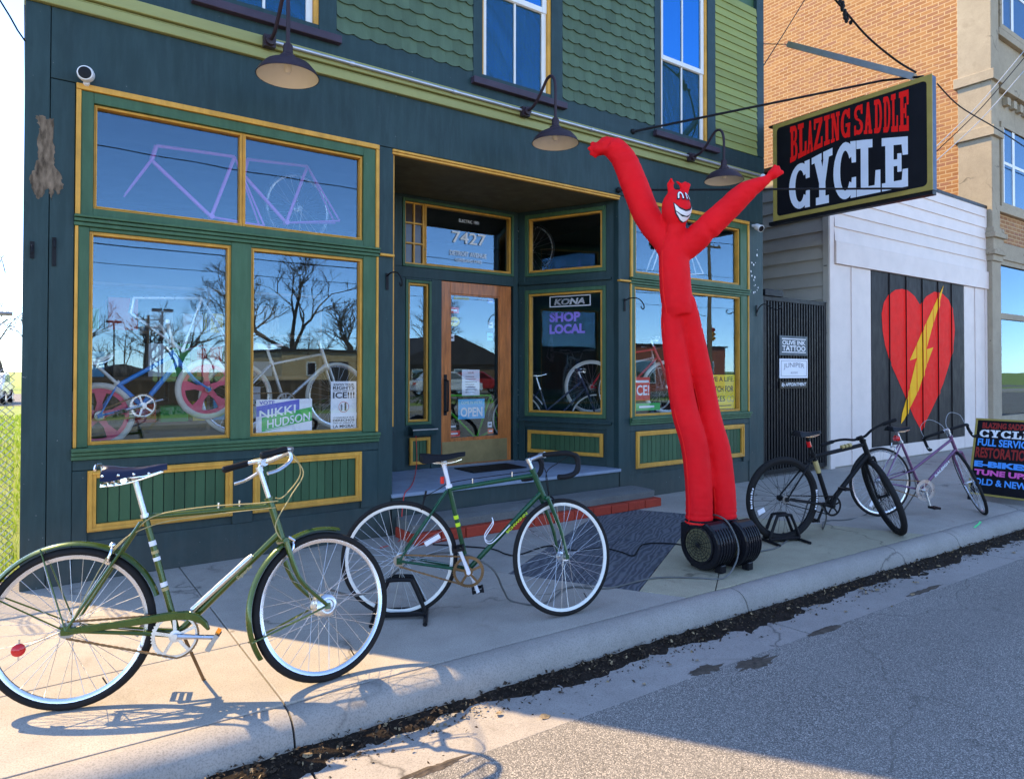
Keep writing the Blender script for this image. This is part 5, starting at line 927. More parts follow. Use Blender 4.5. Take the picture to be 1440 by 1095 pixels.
# ---------------------------------------------------------------- air dancer on its twin blower
M('cable_grey', (.12, .12, .115), .5, var=.15); M('dancer', (.80, .006, .012), .75, var=.1, sc_=4, bmp=.5, bs=22, spec=.2); M('dancer_hem', (.85, .015, .012), .6, var=.1)
dn = thing('air_dancer', 'tall red inflatable devil dancer with raised arms and a wide white grin', 'inflatable', (4.1, -2.2, .3))
T = MB()
larm = [(3.70, -1.62, 3.20, .085), (3.765, -1.69, 3.09, .098), (3.815, -1.755, 2.89, .104), (3.88, -1.84, 2.62, .102), (3.95, -1.955, 2.43, .10), (3.968, -2.03, 2.30, .11)]
hand = [(3.74, -1.66, 3.15, .075), (3.695, -1.62, 3.215, .06), (3.66, -1.575, 3.195, .066), (3.635, -1.545, 3.185, .05), (3.615, -1.52, 3.19, .03)]
rarm = [(3.975, -2.03, 2.33, .10), (4.06, -2.125, 2.415, .098), (4.09, -2.19, 2.478, .097), (4.10, -2.205, 2.49, .082), (4.115, -2.22, 2.51, .096), (4.129, -2.236, 2.534, .095), (4.208, -2.334, 2.648, .088), (4.27, -2.412, 2.741, .08), (4.31, -2.46, 2.785, .066), (4.35, -2.51, 2.815, .048), (4.385, -2.55, 2.85, .03), (4.40, -2.57, 2.875, .042), (4.41, -2.58, 2.90, .028)]
torso = [(3.938, -2.066, 2.56, .07), (3.945, -2.05, 2.475, .075), (3.955, -2.03, 2.41, .10), (3.958, -2.023, 2.33, .109), (3.961, -2.027, 2.201, .115), (3.967, -2.035, 2.04, .119), (3.976, -2.048, 1.93, .118), (3.984, -2.056, 1.86, .10)]
lleg = [(3.953, -2.018, 1.98, .075), (3.95, -2.015, 1.80, .084), (3.978, -2.048, 1.452, .091), (4.010, -2.088, 1.134, .099), (4.046, -2.133, .923, .1), (4.065, -2.157, .713, .103), (4.072, -2.165, .503, .1), (4.072, -2.165, .31, .098)]
rleg = [(4.01, -2.09, 1.98, .07), (4.075, -2.09, 1.80, .076), (4.175, -2.105, 1.398, .086), (4.222, -2.15, 1.076, .087), (4.255, -2.195, .863, .088), (4.266, -2.218, .65, .09), (4.277, -2.229, .464, .09), (4.277, -2.229, .315, .09)]
for ch in (larm, hand, rarm, torso, lleg, rleg): pp = crv([p[:3] for p in ch], 4); rr = []; [rr.extend([ch[i][3] + (ch[i+1][3]-ch[i][3])*k/4 for k in range(4)]) for i in range(len(ch)-1)]; rr.append(ch[-1][3]); T.tube(pp, rr, 20)
for b0, ds in (((3.645, -1.555, 3.19), ((-.035, .045, .035), (-.05, .06, .0), (-.04, .05, -.04), (-.02, .03, -.06))), ((4.395, -2.562, 2.868), ((.03, -.035, .045), (.045, -.05, .015), (.01, -.02, .055)))):
    for dd_ in ds: T.tube([V(b0), V(b0) + V(dd_)*.7, V(b0) + V(dd_)*1.25], [.026, .02, .011], 8)
hc = V((3.935, -2.07, 2.65)); T.ball(hc, (.108, .108, .142), 28, 20)
for hp in ((3.915, -2.05, 2.80), (3.97, -2.11, 2.79)):
    for k in range(3): q = V(hp); T.tube([q - V((0, 0, .05)), q + V((random.uniform(-.03, .03), random.uniform(-.03, .03), .04)), q + V((random.uniform(-.05, .05), random.uniform(-.05, .05), .065))], [.026, .02, .009], 8)
tmp = T.build('body_tmp', 'dancer'); rm = tmp.modifiers.new('r', 'REMESH'); rm.mode = 'VOXEL'; rm.voxel_size = .012; smo = tmp.modifiers.new('s', 'SMOOTH'); smo.factor = .5; smo.iterations = 3
bpy.context.view_layer.update(); me = bpy.data.meshes.new_from_object(tmp.evaluated_get(bpy.context.evaluated_depsgraph_get())); me.name = 'dancer_body'; off = OFF[tmp.name]
bpy.data.objects.remove(tmp)
nor = [v.normal.copy() for v in me.vertices]; cos = [v.co.copy() for v in me.vertices]; new = []
for c0_, n0_ in zip(cos, nor):                            # folds and puckers of the cloth
    p = c0_ + off; fl = .35 + math.exp(-((p.z-2.4)/.13)**2) + math.exp(-((p.z-1.85)/.16)**2) + math.exp(-((p.z-.45)/.16)**2) + (.6 if p.z > 2.6 else 0); k = mnoise.noise(V((p.x*7, p.y*7, p.z*2.2)))*.005 + (mnoise.noise(V((p.x*13, p.y*13, p.z*30)))*.0025 + mnoise.noise(V((p.x*30+p.z*20, p.y*30, p.z*24)))*.0014)*fl + math.exp(-((p.z-.36)/.05)**2)*.004*math.sin(p.z*160)
    if 2.46 < p.z < 2.54 and p.x > 4.06: k -= .012*math.exp(-((p-V((4.102, -2.205, 2.49))).dot(V((.52, -.62, .58)))/.012)**2)
    if p.z > 3.05 or (p.x > 4.28 and p.z > 2.7): k *= 2.2
    new += list(c0_ + n0_*k)
me.vertices.foreach_set('co', new); me.update()
me.polygons.foreach_set('use_smooth', [True]*len(me.polygons)); body = bpy.data.objects.new('body', me); COL.objects.link(body); body.parent = dn; body.location = off - OFF[dn.name]; OFF[body.name] = off
for ch, sd_ in ((torso, -1), (lleg, -1), (rleg, -1), (larm, 1)):
    pp = crv([p[:3] for p in ch[1:]], 5); rr = [q[3] for q in ch[1:]]; sm = MB(); N_ = len(pp)
    sm.tube([p + (V((-.779, -.627, 0))*.55 + V((.815, -.579, 0))*.83*sd_).normalized()*(rr[min(int(i/5), len(rr)-1)]*1.0) for i, p in enumerate(pp)], .0045, 5); sm.build('seam', 'dancer_hem', dn, smooth=True)
fd = (V((-.779, -.627, 0))*.80 + V((.815, -.579, 0))*.60).normalized(); fr_ = V((-fd.y, fd.x, 0)); hR = V((.108, .108, .142))
def face(poly, mat, lift, name):
    m = MB(); pts = []
    for i in range(len(poly)):
        (a0, b0), (a1, b1) = poly[i], poly[(i+1) % len(poly)]; pts += [(a0+(a1-a0)*k/3, b0+(b1-b0)*k/3) for k in range(3)]
    def sp(a, b): d_ = fd*math.cos(R(a))*math.cos(R(b)) + fr_*math.sin(R(a))*math.cos(R(b)) + V((0, 0, math.sin(R(b)))); return hc + V((d_.x*hR.x, d_.y*hR.y, d_.z*hR.z))*(1.0+lift)
    half = len(pts)//2; up_, lo_ = pts[:half+1], pts[half:][::-1]; up_ = up_ if len(up_) >= 2 else pts; lo_ = [pts[0]] + lo_[:-1] if False else lo_
    n = 8
    def at(lst, t): f = t*(len(lst)-1); i = min(int(f), len(lst)-2); return (lst[i][0]+(lst[i+1][0]-lst[i][0])*(f-i), lst[i][1]+(lst[i+1][1]-lst[i][1])*(f-i))
    lo_ = [pts[0]] + lo_[0:0] + list(reversed(pts[half:])) ; N = 16
    for i in range(N+1):
        u_, l_ = at(up_, i/N), at(lo_, i/N)
        for j in range(5): m.v.append(sp(u_[0]+(l_[0]-u_[0])*j/4, u_[1]+(l_[1]-u_[1])*j/4))
    for i in range(N): m.f += [(i*5+j, i*5+j+1, (i+1)*5+j+1, (i+1)*5+j) for j in range(4)]
    return m.build(name, mat, dn)
def grin(g_): return [(-46-g_, 6+g_), (-25, -10+g_), (0, -16+g_), (25, -10+g_), (46+g_, 6+g_), (38+g_, -22-g_*.6), (20, -42-g_), (0, -48-g_), (-20, -42-g_), (-38-g_, -22-g_*.6)]
face(grin(5), 'ink', .035, 'mouth_outline'); face(grin(0), 'p_white', .055, 'mouth'); face([(-40, -14), (-15, -27), (15, -28), (40, -14), (40, -16.5), (15, -31), (-15, -30.5), (-40, -16.5)], 'ink', .07, 'teeth_line')
for c_ in (-20, 20):
    for g_, mt, lf in ((4, 'ink', .035), (0, 'p_white', .055)):
        o_ = [(c_-13-g_, 22-g_), (c_-12-g_, 38), (c_-6, 47+g_), (c_+6, 47+g_), (c_+12+g_, 38), (c_+13+g_, 22-g_)]; i_ = [(c_+7-g_*.6, 22-g_), (c_+6-g_*.6, 36), (c_+2, 40-g_*.5), (c_-2, 40-g_*.5), (c_-6+g_*.6, 36), (c_-7+g_*.6, 22-g_)]; face(o_ + i_, mt, lf, 'eye')
for ch, nm in ((lleg, 'a'), (rleg, 'b')):
    c_ = V(ch[-1][:3]); MB().lathe([(ch[-1][3]+.004, -.012), (ch[-1][3]+.007, .0), (ch[-1][3]+.006, .022), (ch[-1][3]+.002, .03)], c_, (0, 0, 1), 32).build('leg_hem', 'dancer_hem', dn, smooth=True)
bl = thing('blower', 'black twin air blower with ribbed drums feeding the red dancer', 'blower', (4.18, -2.25, 0))
M('blower_black', (.010, .010, .013), .32, var=.2, coat=.2)
def volute(s): return [(-2.075, .325), (-2.075, .2)] + [(-2.25 + .176*s*math.cos(R(-a)), .19 + .176*s*math.sin(R(-a))) for a in range(0, 256, 12)] + [(-2.262, .325)]
for x0, x1 in ((3.965, 4.165), (4.205, 4.385)):
    dy = 0 if x0 < 4 else -.06; xm = (x0+x1)/2
    sh = MB().prism([(y+dy, z) for y, z in volute(1)], V((x0, 0, 0)), V((0, 1, 0)), V((0, 0, 1)), V((x1-x0, 0, 0))).build('housing', 'blower_black', bl, bevel=.012)
    for k in range(6): xx = x0 + .022 + (x1-x0-.05)*k/5; MB().prism([(-2.25+dy + .182*math.cos(R(-a)), .19 + .182*math.sin(R(-a))) for a in range(-10, 232, 11)] + [(-2.25+dy + .172*math.cos(R(-a)), .19 + .172*math.sin(R(-a))) for a in range(231, -11, -11)], V((xx, 0, 0)), V((0, 1, 0)), V((0, 0, 1)), V((.008, 0, 0))).build('rib', 'blower_black', bl)
    MB().lathe([(.088, 0), (.102, 0), (.102, .05), (.096, .055), (.088, .05)], (4.072 if dy == 0 else 4.277, -2.165 if dy == 0 else -2.229, .295), (0, 0, 1), 28, True).build('outlet_collar', 'blower_black', bl, smooth=True)
    m = MB(); m.lathe([(.13, -.001), (.135, -.016), (.122, -.018), (.118, -.001)], (x0, -2.25+dy, .19), (1, 0, 0), 36, True); m.build('intake_ring', 'blower_black', bl, smooth=True); MB().lathe([(.118, -.003), (.06, .0), (.0, .0)], (x0-.001, -2.25+dy, .19), (1, 0, 0), 30).build('fan_wheel', 'olive', bl)
    m = MB()
    for k in range(1, 6): m.tube([(x0-.012, -2.25+dy + .02*k*math.cos(R(a)), .19 + .02*k*math.sin(R(a))) for a in range(0, 360, 15)], .0018, 4, closed=True)
    for k in range(8): an = math.pi*k/8; m.tube([(x0-.013, -2.25+dy + .12*math.cos(an), .19 + .12*math.sin(an)), (x0-.013, -2.25+dy - .12*math.cos(an), .19 - .12*math.sin(an))], .0018, 4)
    m.build('grille', 'iron', bl)
    for yy in (-2.36, -2.14): MB().box(xm-.03, xm+.03, yy+dy-.03, yy+dy+.03, .0, .06).build('foot', 'blower_black', bl, bevel=.008)
MB().lathe([(.11, 0), (.11, .04)], (4.165, -2.27, .19), (1, 0, 0), 24).build('motor', 'blower_black', bl, smooth=True); MB().box(4.1, 4.3, -2.20, -2.185, .30, .34).build('tie_plate', 'iron', bl)
# ---------------------------------------------------------------- cables on the pavement
def cable(name, mat, pts, r_, label): tag(MB().tube(crv(pts, 5), r_, 7).build(name, mat, smooth=True), label, 'cable')
cable('extension_cord', 'black_rubber', [(2.75, -.5, .008), (3.057, -.867, .008), (3.075, -1.088, .008), (3.143, -1.167, .008), (3.511, -1.086, .008), (3.589, -1.323, .008), (3.815, -1.383, .008), (3.86, -1.561, .008), (3.866, -1.698, .008), (4.166, -1.503, .008), (4.337, -1.562, .008), (4.433, -1.734, .008), (4.35, -2.05, .01), (4.3, -2.1, .1)], .0055, 'black extension cord kinked across the dark panels to the blower')
cable('cable_lock', 'cable_grey', [(1.3, -2.02, .30), (1.55, -1.9, .2), (1.95, -1.75, .30), (2.1, -2.0, .36), (2.25, -2.12, .28), (2.40, -2.03, .10), (2.48, -2.0, .008), (2.551, -2.143, .008), (2.67, -2.144, .008), (2.95, -2.001, .008), (3.064, -2.109, .008), (3.198, -2.176, .008), (3.486, -2.176, .008), (3.646, -2.228, .008), (3.81, -2.36, .008), (3.95, -2.47, .008), (4.1, -2.46, .08), (4.16, -2.44, .2), (4.16, -2.36, .34), (4.17, -2.25, .378), (4.18, -2.15, .36)], .006, 'long grey cable lock looped from the green bicycles over the blower')
cable('cable_lock', 'cable_grey', [(4.45, -2.2, .008), (4.76, -2.19, .008), (4.967, -2.201, .008), (5.25, -2.12, .008), (5.5, -2.1, .12), (5.62, -2.12, .33), (5.72, -2.2, .2), (5.85, -2.1, .03), (6.1, -1.95, .008), (6.299, -1.884, .008), (6.489, -1.972, .008), (6.899, -1.948, .008), (7.15, -2.05, .2)], .006, 'grey cable lock threaded through the black and plum bicycles')
# ---------------------------------------------------------------- sandwich board
af = thing('sandwich_board', 'black gold framed sandwich board with painted price lettering at the right edge', 'sign', (8.85, -2.48, 0))
lean = V((.27, 0, .9)).normalized()
AU, AO = V((0, -1, 0)), V((8.70, -2.17, .07)); AN = AU.cross(lean)
def ab(name, mat, u0, u1, w0, w1, d0, d1, par=af, O=AO, Wv=lean, N=AN): return MB().obox(O, AU, N, Wv, u0, u1, d0, d1, w0, w1).build(name, mat, par, bevel=.003)
ab('panel', 'sign_black', 0, .6, 0, .86, -.02, 0)
for b in ((-.002, .02, -.01, .87), (.58, .602, -.01, .87), (.02, .58, -.01, .012), (.02, .58, .848, .87)): ab('frame_strip', 'sign_gold', *b, .001, .012)
for u0 in (.0, .55): ab('leg', 'iron', u0, u0+.05, -.075, -.01, -.02, 0)
bk = V((-.27, 0, .9)).normalized(); ab('rear_panel', 'sign_black', 0, .6, -.07, .86, -.02, 0, O=V((9.23, -2.17, .07)), Wv=bk, N=AU.cross(bk))
def at(s, w_, h, mat, wd, bold=.03): txt(s, 'painted_lettering', mat, af, AO + AU*.3 + lean*w_ + AN*.001, AU, lean, wd, h, bold)
at('BLAZING SADDLE', .79, .07, 'p_maroon', .46, .04); at('FULL SERVICE', .595, .085, 'p_cyan', .52); at('RESTORATION', .475, .12, 'p_maroon', .54, .03); at('E-BIKES', .345, .07, 'p_cyan', .54, .06); at('TUNE UPS', .25, .065, 'p_pink', .52, .05); at('OLD & NEW', .145, .075, 'p_cyan', .5, .03)
slab('CYCLE', 'painted_lettering', 'p_white', af, lambda a, v, l: AO + AU*a + lean*(.655 + .085*v) + AN*(.001+l), [(.05, .145), (.155, .25), (.26, .355), (.365, .455), (.465, .55)])
# ---------------------------------------------------------------- papers behind the glass
PU, PW = V((1, 0, 0)), V((0, 0, 1))
def poster(name, label, mat, x0, x1, z0, z1, y=.068, cat='poster'): o = thing(name, label, cat, ((x0+x1)/2, y, z0)); MB().box(x0, x1, y, y+.002, z0, z1).build('sheet', mat, o); return o
def pt(o, s, mat, x, z, wd, h, y=.067, **k): return txt(s, 'printed_lettering', mat, o, (x, y, z), PU, PW, wd, h, **k)
def flat(o, name, mat, pts, y): m = MB(); m.v = [V((x, y, z)) for x, z in pts]; m.f = [tuple(range(len(pts)))]; return m.build(name, mat, o)
o = poster('campaign_poster', 'white campaign poster with slanted blue and green bands in the window corner', 'paper', 1.476, 1.925, .932, 1.212)
flat(o, 'blue_band', 'p_blue', [(1.477, 1.075), (1.82, 1.125), (1.82, 1.21), (1.477, 1.158)], .0672); flat(o, 'green_band', 'p_green', [(1.52, .955), (1.924, 1.03), (1.924, 1.145), (1.52, 1.068)], .0668)
SL = V((1, 0, .155)); pt(o, 'VOTE', 'p_blue', 1.56, 1.187, .12, .03, bold=.02)
txt('NIKKI', 'printed_lettering', 'p_white', o, (1.645, .0662, 1.112), SL, PW, .29, .068, .015); txt('HUDSON', 'printed_lettering', 'p_white', o, (1.735, .0662, 1.042), SL, PW, .35, .068, .015); flat(o, 'fine_print', 'p_white', [(1.55, .968), (1.9, 1.022), (1.9, 1.027), (1.55, .973)], .0662)
o = poster('notice_poster', 'tall white notice poster in black capitals at the right of the window', 'paper', 2.085, 2.312, .94, 1.352)
for s, z, h, w_ in (('KNOW YOUR', 1.325, .018, .18), ('RIGHTS', 1.297, .028, .19), ('DON\'T OPEN FOR', 1.273, .01, .18), ('ICE!!!', 1.235, .052, .19), ('CONOZCA SUS', 1.045, .014, .18), ('DERECHOS', 1.022, .02, .19), ('NO LE ABRAS A', 1.0, .01, .18), ('LA MIGRA!', .972, .026, .19)): pt(o, s, 'ink', 2.199, z, w_, h, bold=.02)
m = MB(); m.lathe([(.042, 0), (.046, 0)], (2.199, .0668, 1.135), (0, 1, 0), 28); m.build('red_ring', 'p_red', o); flat(o, 'door_print', 'bare_wood', [(2.205, 1.105), (2.222, 1.1), (2.222, 1.175), (2.205, 1.168)], .0665); flat(o, 'figure_print', 'ink_grey', [(2.172, 1.105), (2.185, 1.105), (2.187, 1.15), (2.178, 1.163), (2.17, 1.15)], .0665)
o = poster('bike_safety_sign', 'yellow safety sign with black capitals in the right display window', 'p_yellow', 6.9, 7.515, .96, 1.395)
for s, z, h, w_ in (('SAVE A LIFE.', 1.34, .062, .56), ('WATCH FOR', 1.215, .075, .54), ('BIKES', 1.09, .07, .28)): pt(o, s, 'ink', 7.21 if s != 'BIKES' else 7.17, z, w_, h, bold=.015)
flat(o, 'fine_print', 'ink', [(7.0, .995), (7.44, .995), (7.44, 1.006), (7.0, 1.006)], .0672)
m = MB(); [m.lathe([(.032, 0), (.038, 0)], (x, .0668, 1.085), (0, 1, 0), 20) for x in (7.39, 7.46)]; m.build('wheel_print', 'ink_grey', o)
o = poster('red_ice_poster', 'red and white poster at the left of the right display window', 'p_red', 5.66, 5.93, 1.10, 1.37); flat(o, 'fine_print', 'p_white', [(5.68, 1.31), (5.91, 1.31), (5.91, 1.335), (5.68, 1.335)], .0672); pt(o, 'ICE!', 'p_white', 5.795, 1.22, .24, .12, bold=.02)
o = poster('green_sticker_sign', 'small green oval sign low in the right display window', 'p_green', 5.67, 6.1, .985, 1.07); flat(o, 'fine_print', 'p_white', [(5.75, 1.015), (6.0, 1.015), (6.0, 1.04), (5.75, 1.04)], .0672)
def dposter(name, label, mat, x0, x1, z0, z1): return poster(name, label, mat, x0, x1, z0, z1, 1.246, 'notice')
def dt(o, s, mat, x, z, wd, h, **k): return txt(s, 'printed_lettering', mat, o, (x, 1.245, z), PU, PW, wd, h, **k)
o = dposter('open_sign', 'light blue open sign hanging inside the shop door', 'p_sky', 4.035, 4.395, .885, 1.115); dt(o, 'OPEN', 'p_white', 4.215, .965, .30, .11, bold=.03); dt(o, 'COME IN WE\'RE', 'p_white', 4.215, 1.075, .28, .035)
o = dposter('hours_sheet', 'white sheet of opening hours taped inside the shop door', 'paper', 4.085, 4.325, 1.155, 1.455); dt(o, 'HOURS', 'ink', 4.205, 1.42, .08, .02)
for k in range(7): flat(o, 'fine_print', 'ink_grey', [(4.13, 1.37-.03*k), (4.13+.12+.02*(k % 3), 1.37-.03*k), (4.13+.12+.02*(k % 3), 1.378-.03*k), (4.13, 1.378-.03*k)], 1.2453)
M('st_yellow', (.85, .7, .08), .5, var=.05)
def sticker(label, mat, x0, x1, z0, z1, s=None, sm='p_white', h=.5, oval=False):
    o = thing('sticker', label, 'sticker', ((x0+x1)/2, 1.246, z0))
    if oval: m = MB(); m.v = [V(((x0+x1)/2+(x1-x0)/2*math.cos(R(a)), 1.246, (z0+z1)/2+(z1-z0)/2*math.sin(R(a)))) for a in range(0, 360, 15)]; m.f = [tuple(range(24))]; m.build('sheet', mat, o)
    else: MB().box(x0, x1, 1.246, 1.2475, z0, z1).build('sheet', mat, o)
    cz_, hw = (z0+z1)/2, (x1-x0)*.32; flat(o, 'print_mark', 'ink' if mat in ('st_yellow', 'paper', 'p_sky') else 'p_white', [((x0+x1)/2-hw, cz_-.008), ((x0+x1)/2+hw, cz_-.008), ((x0+x1)/2+hw, cz_+.008), ((x0+x1)/2-hw, cz_+.008)], 1.2452)
sticker('yellow oval sticker on the left side of the door glass', 'st_yellow', 3.905, 4.05, 1.95, 2.06, None, 'ink', .4, True); sticker('red and white sticker above the yellow oval on the door', 'p_red', 3.91, 4.04, 2.10, 2.17); sticker('pale blue square sticker on the right of the door glass', 'p_sky', 4.43, 4.51, 1.80, 1.89); sticker('blue sticker in the top right corner of the door', 'p_blue', 4.44, 4.52, 2.24, 2.29); sticker('white card sticker below the yellow oval on the door', 'paper', 3.91, 3.98, 1.78, 1.86)
sticker('red sticker in the bottom left corner of the door glass', 'p_red', 3.90, 4.06, .69, .76); sticker('black and yellow sticker above the red one at the door foot', 'ink', 3.91, 4.02, .775, .84); sticker('orange sticker in the bottom right corner of the door', 'p_orange', 4.44, 4.52, .70, .76); sticker('white sticker above the orange one at the door foot', 'paper', 4.44, 4.50, .775, .84); sticker('white triangle road sticker on the right of the door', 'paper', 4.45, 4.51, 1.95, 2.02)
# lettering on the glass belongs to the shop
def gl(s, x, z, wd, h, mat='p_white', **k): return txt(s, 'glass_lettering', mat, tr, (x, 1.2385, z), PU, PW, wd, h, **k)
gl('7427', 4.175, 2.975, .46, .135, bold=.012); gl('DETROIT AVENUE', 4.165, 2.79, .5, .055, bold=.015); gl('CLEVELAND OHIO', 4.17, 2.715, .36, .038, bold=.01); gl('ELECTRIC 1901', 4.17, 3.17, .27, .035)
dl = [c_ for c_ in shop.children if c_.name.startswith('door') and not c_.name.startswith('door_wall')][0]
txt('BLAZING SADDLE', 'glass_lettering', 'st_yellow', dl, (4.07, 1.2345, 2.275), PU, PW, .2, .03); txt('full service bicycle', 'glass_lettering', 'p_white', dl, (4.4, 1.2345, 2.275), PU, PW, .2, .025)
def kg(s, mat, u, z, wd, h, **k): return txt(s, 'glass_lettering', mat, shop, AR.p(u, -.049, z), AR.U, PW, wd, h, **k)
kg('KONA', 'p_white', .66, 2.255, .40, .075, bold=.04, shear=.2); kg('SHOP', 'p_purple', .60, 2.075, .40, .115, bold=.05); kg('LOCAL', 'p_purple', .63, 1.935, .46, .115, bold=.05)
m = MB(); rect_frame(AR, m, .40, .93, 2.195, 2.325, .012, -.0515, -.0495); m.build('glass_lettering', 'p_white', shop)
M('fence_wood_in', (.2, .13, .08), .8, var=.2)
# ---------------------------------------------------------------- stock inside
def rack_bike(label, loc, heading, z0, group='bicycles shown inside the shop', pitch_=None, **P):
    base = dict(R=.34, tr=.016, bb=(.42, .275), st=(.29, .76), ht=(.80, .84), hb=(.86, .70), fx=.98, steer=0, saddle=(.25, .93), bar=[(0, 0, 0), (.01, .1, .02), (-.02, .2, .03), (-.12, .27, .02)], grip='black_rubber', nsp=28); base.update(P); o = bicycle('bicycle', label, 'bicycle', loc, heading, base, group, z0)
    if pitch_ is not None: o.rotation_euler.y = R(pitch_)
    return o
rack_bike('blue child\'s BMX bicycle with pink mag wheels in the left display window', (.50, .52), 4, .86, pitch_=-13.5, R=.25, tr=.026, fr='bk_blue', tube=.019, bb=(.30, .245), st=(.17, .46), ht=(.60, .60), hb=(.645, .50), fx=.80, tyre='tyre_white', rim='pink_mag', mag='pink_mag', saddle=(.10, .68), sl=.20, sw=.06, sm='rim_white', post='rim_white', bar=[(0, 0, 0), (.0, .05, .0), (-.02, .12, .17), (-.06, .3, .19)], barm='rim_white', stem_h=.05, stem_x=.04, grip='p_white', ring=.09, crank=180)
rack_bike('silver bicycle with white saddle behind the posters in the window', (1.46, .62), 6, .9, R=.31, fr='bk_silver', tyre='tyre_white', bb=(.42, .26), st=(.30, .62), ht=(.78, .72), hb=(.83, .58), fx=.93, saddle=(.27, .78), sm='rim_white', post='rim_white')
rack_bike('neon green step through bicycle with chain case behind the angled window', (5.02, 1.45), -38, .5, fr='bk_navy', tt=(.37, .45), st=(.28, .72), rim='rim_white', extra=lambda o, k: (MB().prism([(-.06, .01), (.3, .055), (.46, .09), (.55, .06), (.56, -.03), (.42, -.075), (.2, -.03), (-.06, -.05)], V((0, -.07, k['bb'].z)), V((1, 0, 0)), V((0, 0, 1)), V((0, .03, 0))).build('chain_case', 'bk_neon', o, bevel=.006), fender(o, k['rear'], .345, -95, 60, lambda p: V(p), 'bk_silver')))
rack_bike('red bicycle with cream tyres standing in the angled window', (5.85, 1.0), -35, .9, fr='bk_red', rim='rim_white', tyre='tyre_white')
rack_bike('white framed bicycle in the right display window', (6.0, .75), 5, .9, R=.31, fr='bk_silver', rim='rim_white', bb=(.42, .26), st=(.30, .66), ht=(.78, .74), hb=(.83, .60), fx=.93, saddle=(.27, .82))
def bare_frame(label, mat, pts, y, grp='bare bicycle frames in the shop'):
    o = thing('stripped_bicycle', label, 'bicycle frame', (pts['bb'][0], y, pts['bb'][1]), group=grp); q = {k: V((a, y, b)) for k, (a, b) in pts.items()}; m = MB()
    for a, b, r_ in (('ht', 'st', .014), ('hb', 'bb', .016), ('bb', 'st', .0145), ('hb', 'ht', .018)): m.tube([q[a], q[b]], r_, 10)
    for s in (-1, 1):
        m.tube([q['bb'], q['re'] + V((0, s*.06, 0))], .009, 8); m.tube([q['st'], q['re'] + V((0, s*.06, 0))], .008, 8)
    m.tube([q['bb'] - V((0, .035, 0)), q['bb'] + V((0, .035, 0))], .021, 12); m.build('tubes', mat, o, smooth=True)
    if 'fk' in q:
        m = MB(); [m.tube([q['hb'] + V((0, s*.02, 0)), q['hb'].lerp(q['fk'], .5) + V((0, s*.05, 0)), q['fk'] + V((0, s*.05, 0))], [.012, .011, .007], 8) for s in (-1, 1)]; m.build('fork', mat, o, smooth=True)
    return o
bare_frame('violet bicycle frame with fork hung in the left transom window', 'bk_magenta', dict(ht=(.809, 3.20), hb=(.775, 3.08), st=(1.392, 3.22), bb=(1.213, 2.695), re=(1.62, 2.66), fk=(.594, 2.777)), .45)
bare_frame('violet bicycle frame hung in the right half of the transom window', 'bk_magenta', dict(ht=(1.506, 3.232), hb=(1.478, 3.09), st=(2.021, 3.263), bb=(1.836, 2.734), re=(2.30, 2.80)), .5)
bare_frame('neon green bicycle frame leaning inside the shop door', 'bk_neon', dict(ht=(4.25, 1.134), hb=(4.25, .98), st=(4.916, 1.121), bb=(4.70, .58), re=(5.05, .70)), 1.9)
def loose_wheel(label, c, rz, Rw=.33, **k): o = thing('display_wheelset', label, 'bicycle wheel', c, R(rz), 'loose wheels hung in the windows', local=True); w_ = wheel(o, (0, 0, 0), Rw, .013, lambda p: V(p), nsp=24, **k); return o
loose_wheel('silver bicycle wheel hung in the angled transom window', (5.12, 1.32, 2.95), -60); loose_wheel('silver bicycle wheel hung at the left of the right transom window', (5.95, .5, 2.95), 20); loose_wheel('bicycle wheel hung in the right half of the left transom window', (2.02, .75, 2.93), 10)

bare_frame('white bicycle frame hung in the right transom window', 'rim_white', dict(ht=(6.55, 3.15), hb=(6.53, 3.02), st=(7.1, 3.18), bb=(6.95, 2.70), re=(7.35, 2.74), fk=(6.38, 2.70)), .5)
bare_frame('pale grey bicycle frame leaning against the back of the left window', 'bk_silver', dict(ht=(.72, 2.05), hb=(.70, 1.92), st=(1.25, 2.08), bb=(1.1, 1.62), re=(1.48, 1.68)), 1.0)
sf = thing('stock_shelf', 'wooden shelf of boxed stock behind the left display window', 'shelf', (1.4, 2.2, .36))
for z in (.9, 1.35, 1.8, 2.25): MB().box(.3, 2.7, 2.0, 2.35, z, z+.03).build('shelf_board', 'fence_wood_in', sf)
for x in (.3, 1.5, 2.67): MB().box(x, x+.03, 2.0, 2.35, .36, 2.3).build('upright', 'fence_wood_in', sf)
rs = random.Random(8)
for z, sn in ((.93, 'lower'), (1.38, 'middle'), (1.83, 'upper')):
    x = .36; cs_ = [('p_red', 'red'), ('paper', 'white'), ('p_sky', 'light blue'), ('p_yellow', 'yellow'), ('p_grey', 'grey'), ('bare_wood', 'brown'), ('p_green', 'green')]; rs.shuffle(cs_)
    for nmx, cn in cs_:
        w_ = rs.uniform(.14, .28); h_ = rs.uniform(.14, .34); tag(MB().box(x, x+w_, 2.02, 2.3, z+.001, z+h_).build('stock_box', nmx, bevel=.004), cn + ' box on the ' + sn + ' stock shelf deep inside the left window', 'box', 'boxes on the stock shelf'); x += w_ + rs.uniform(.02, .1)
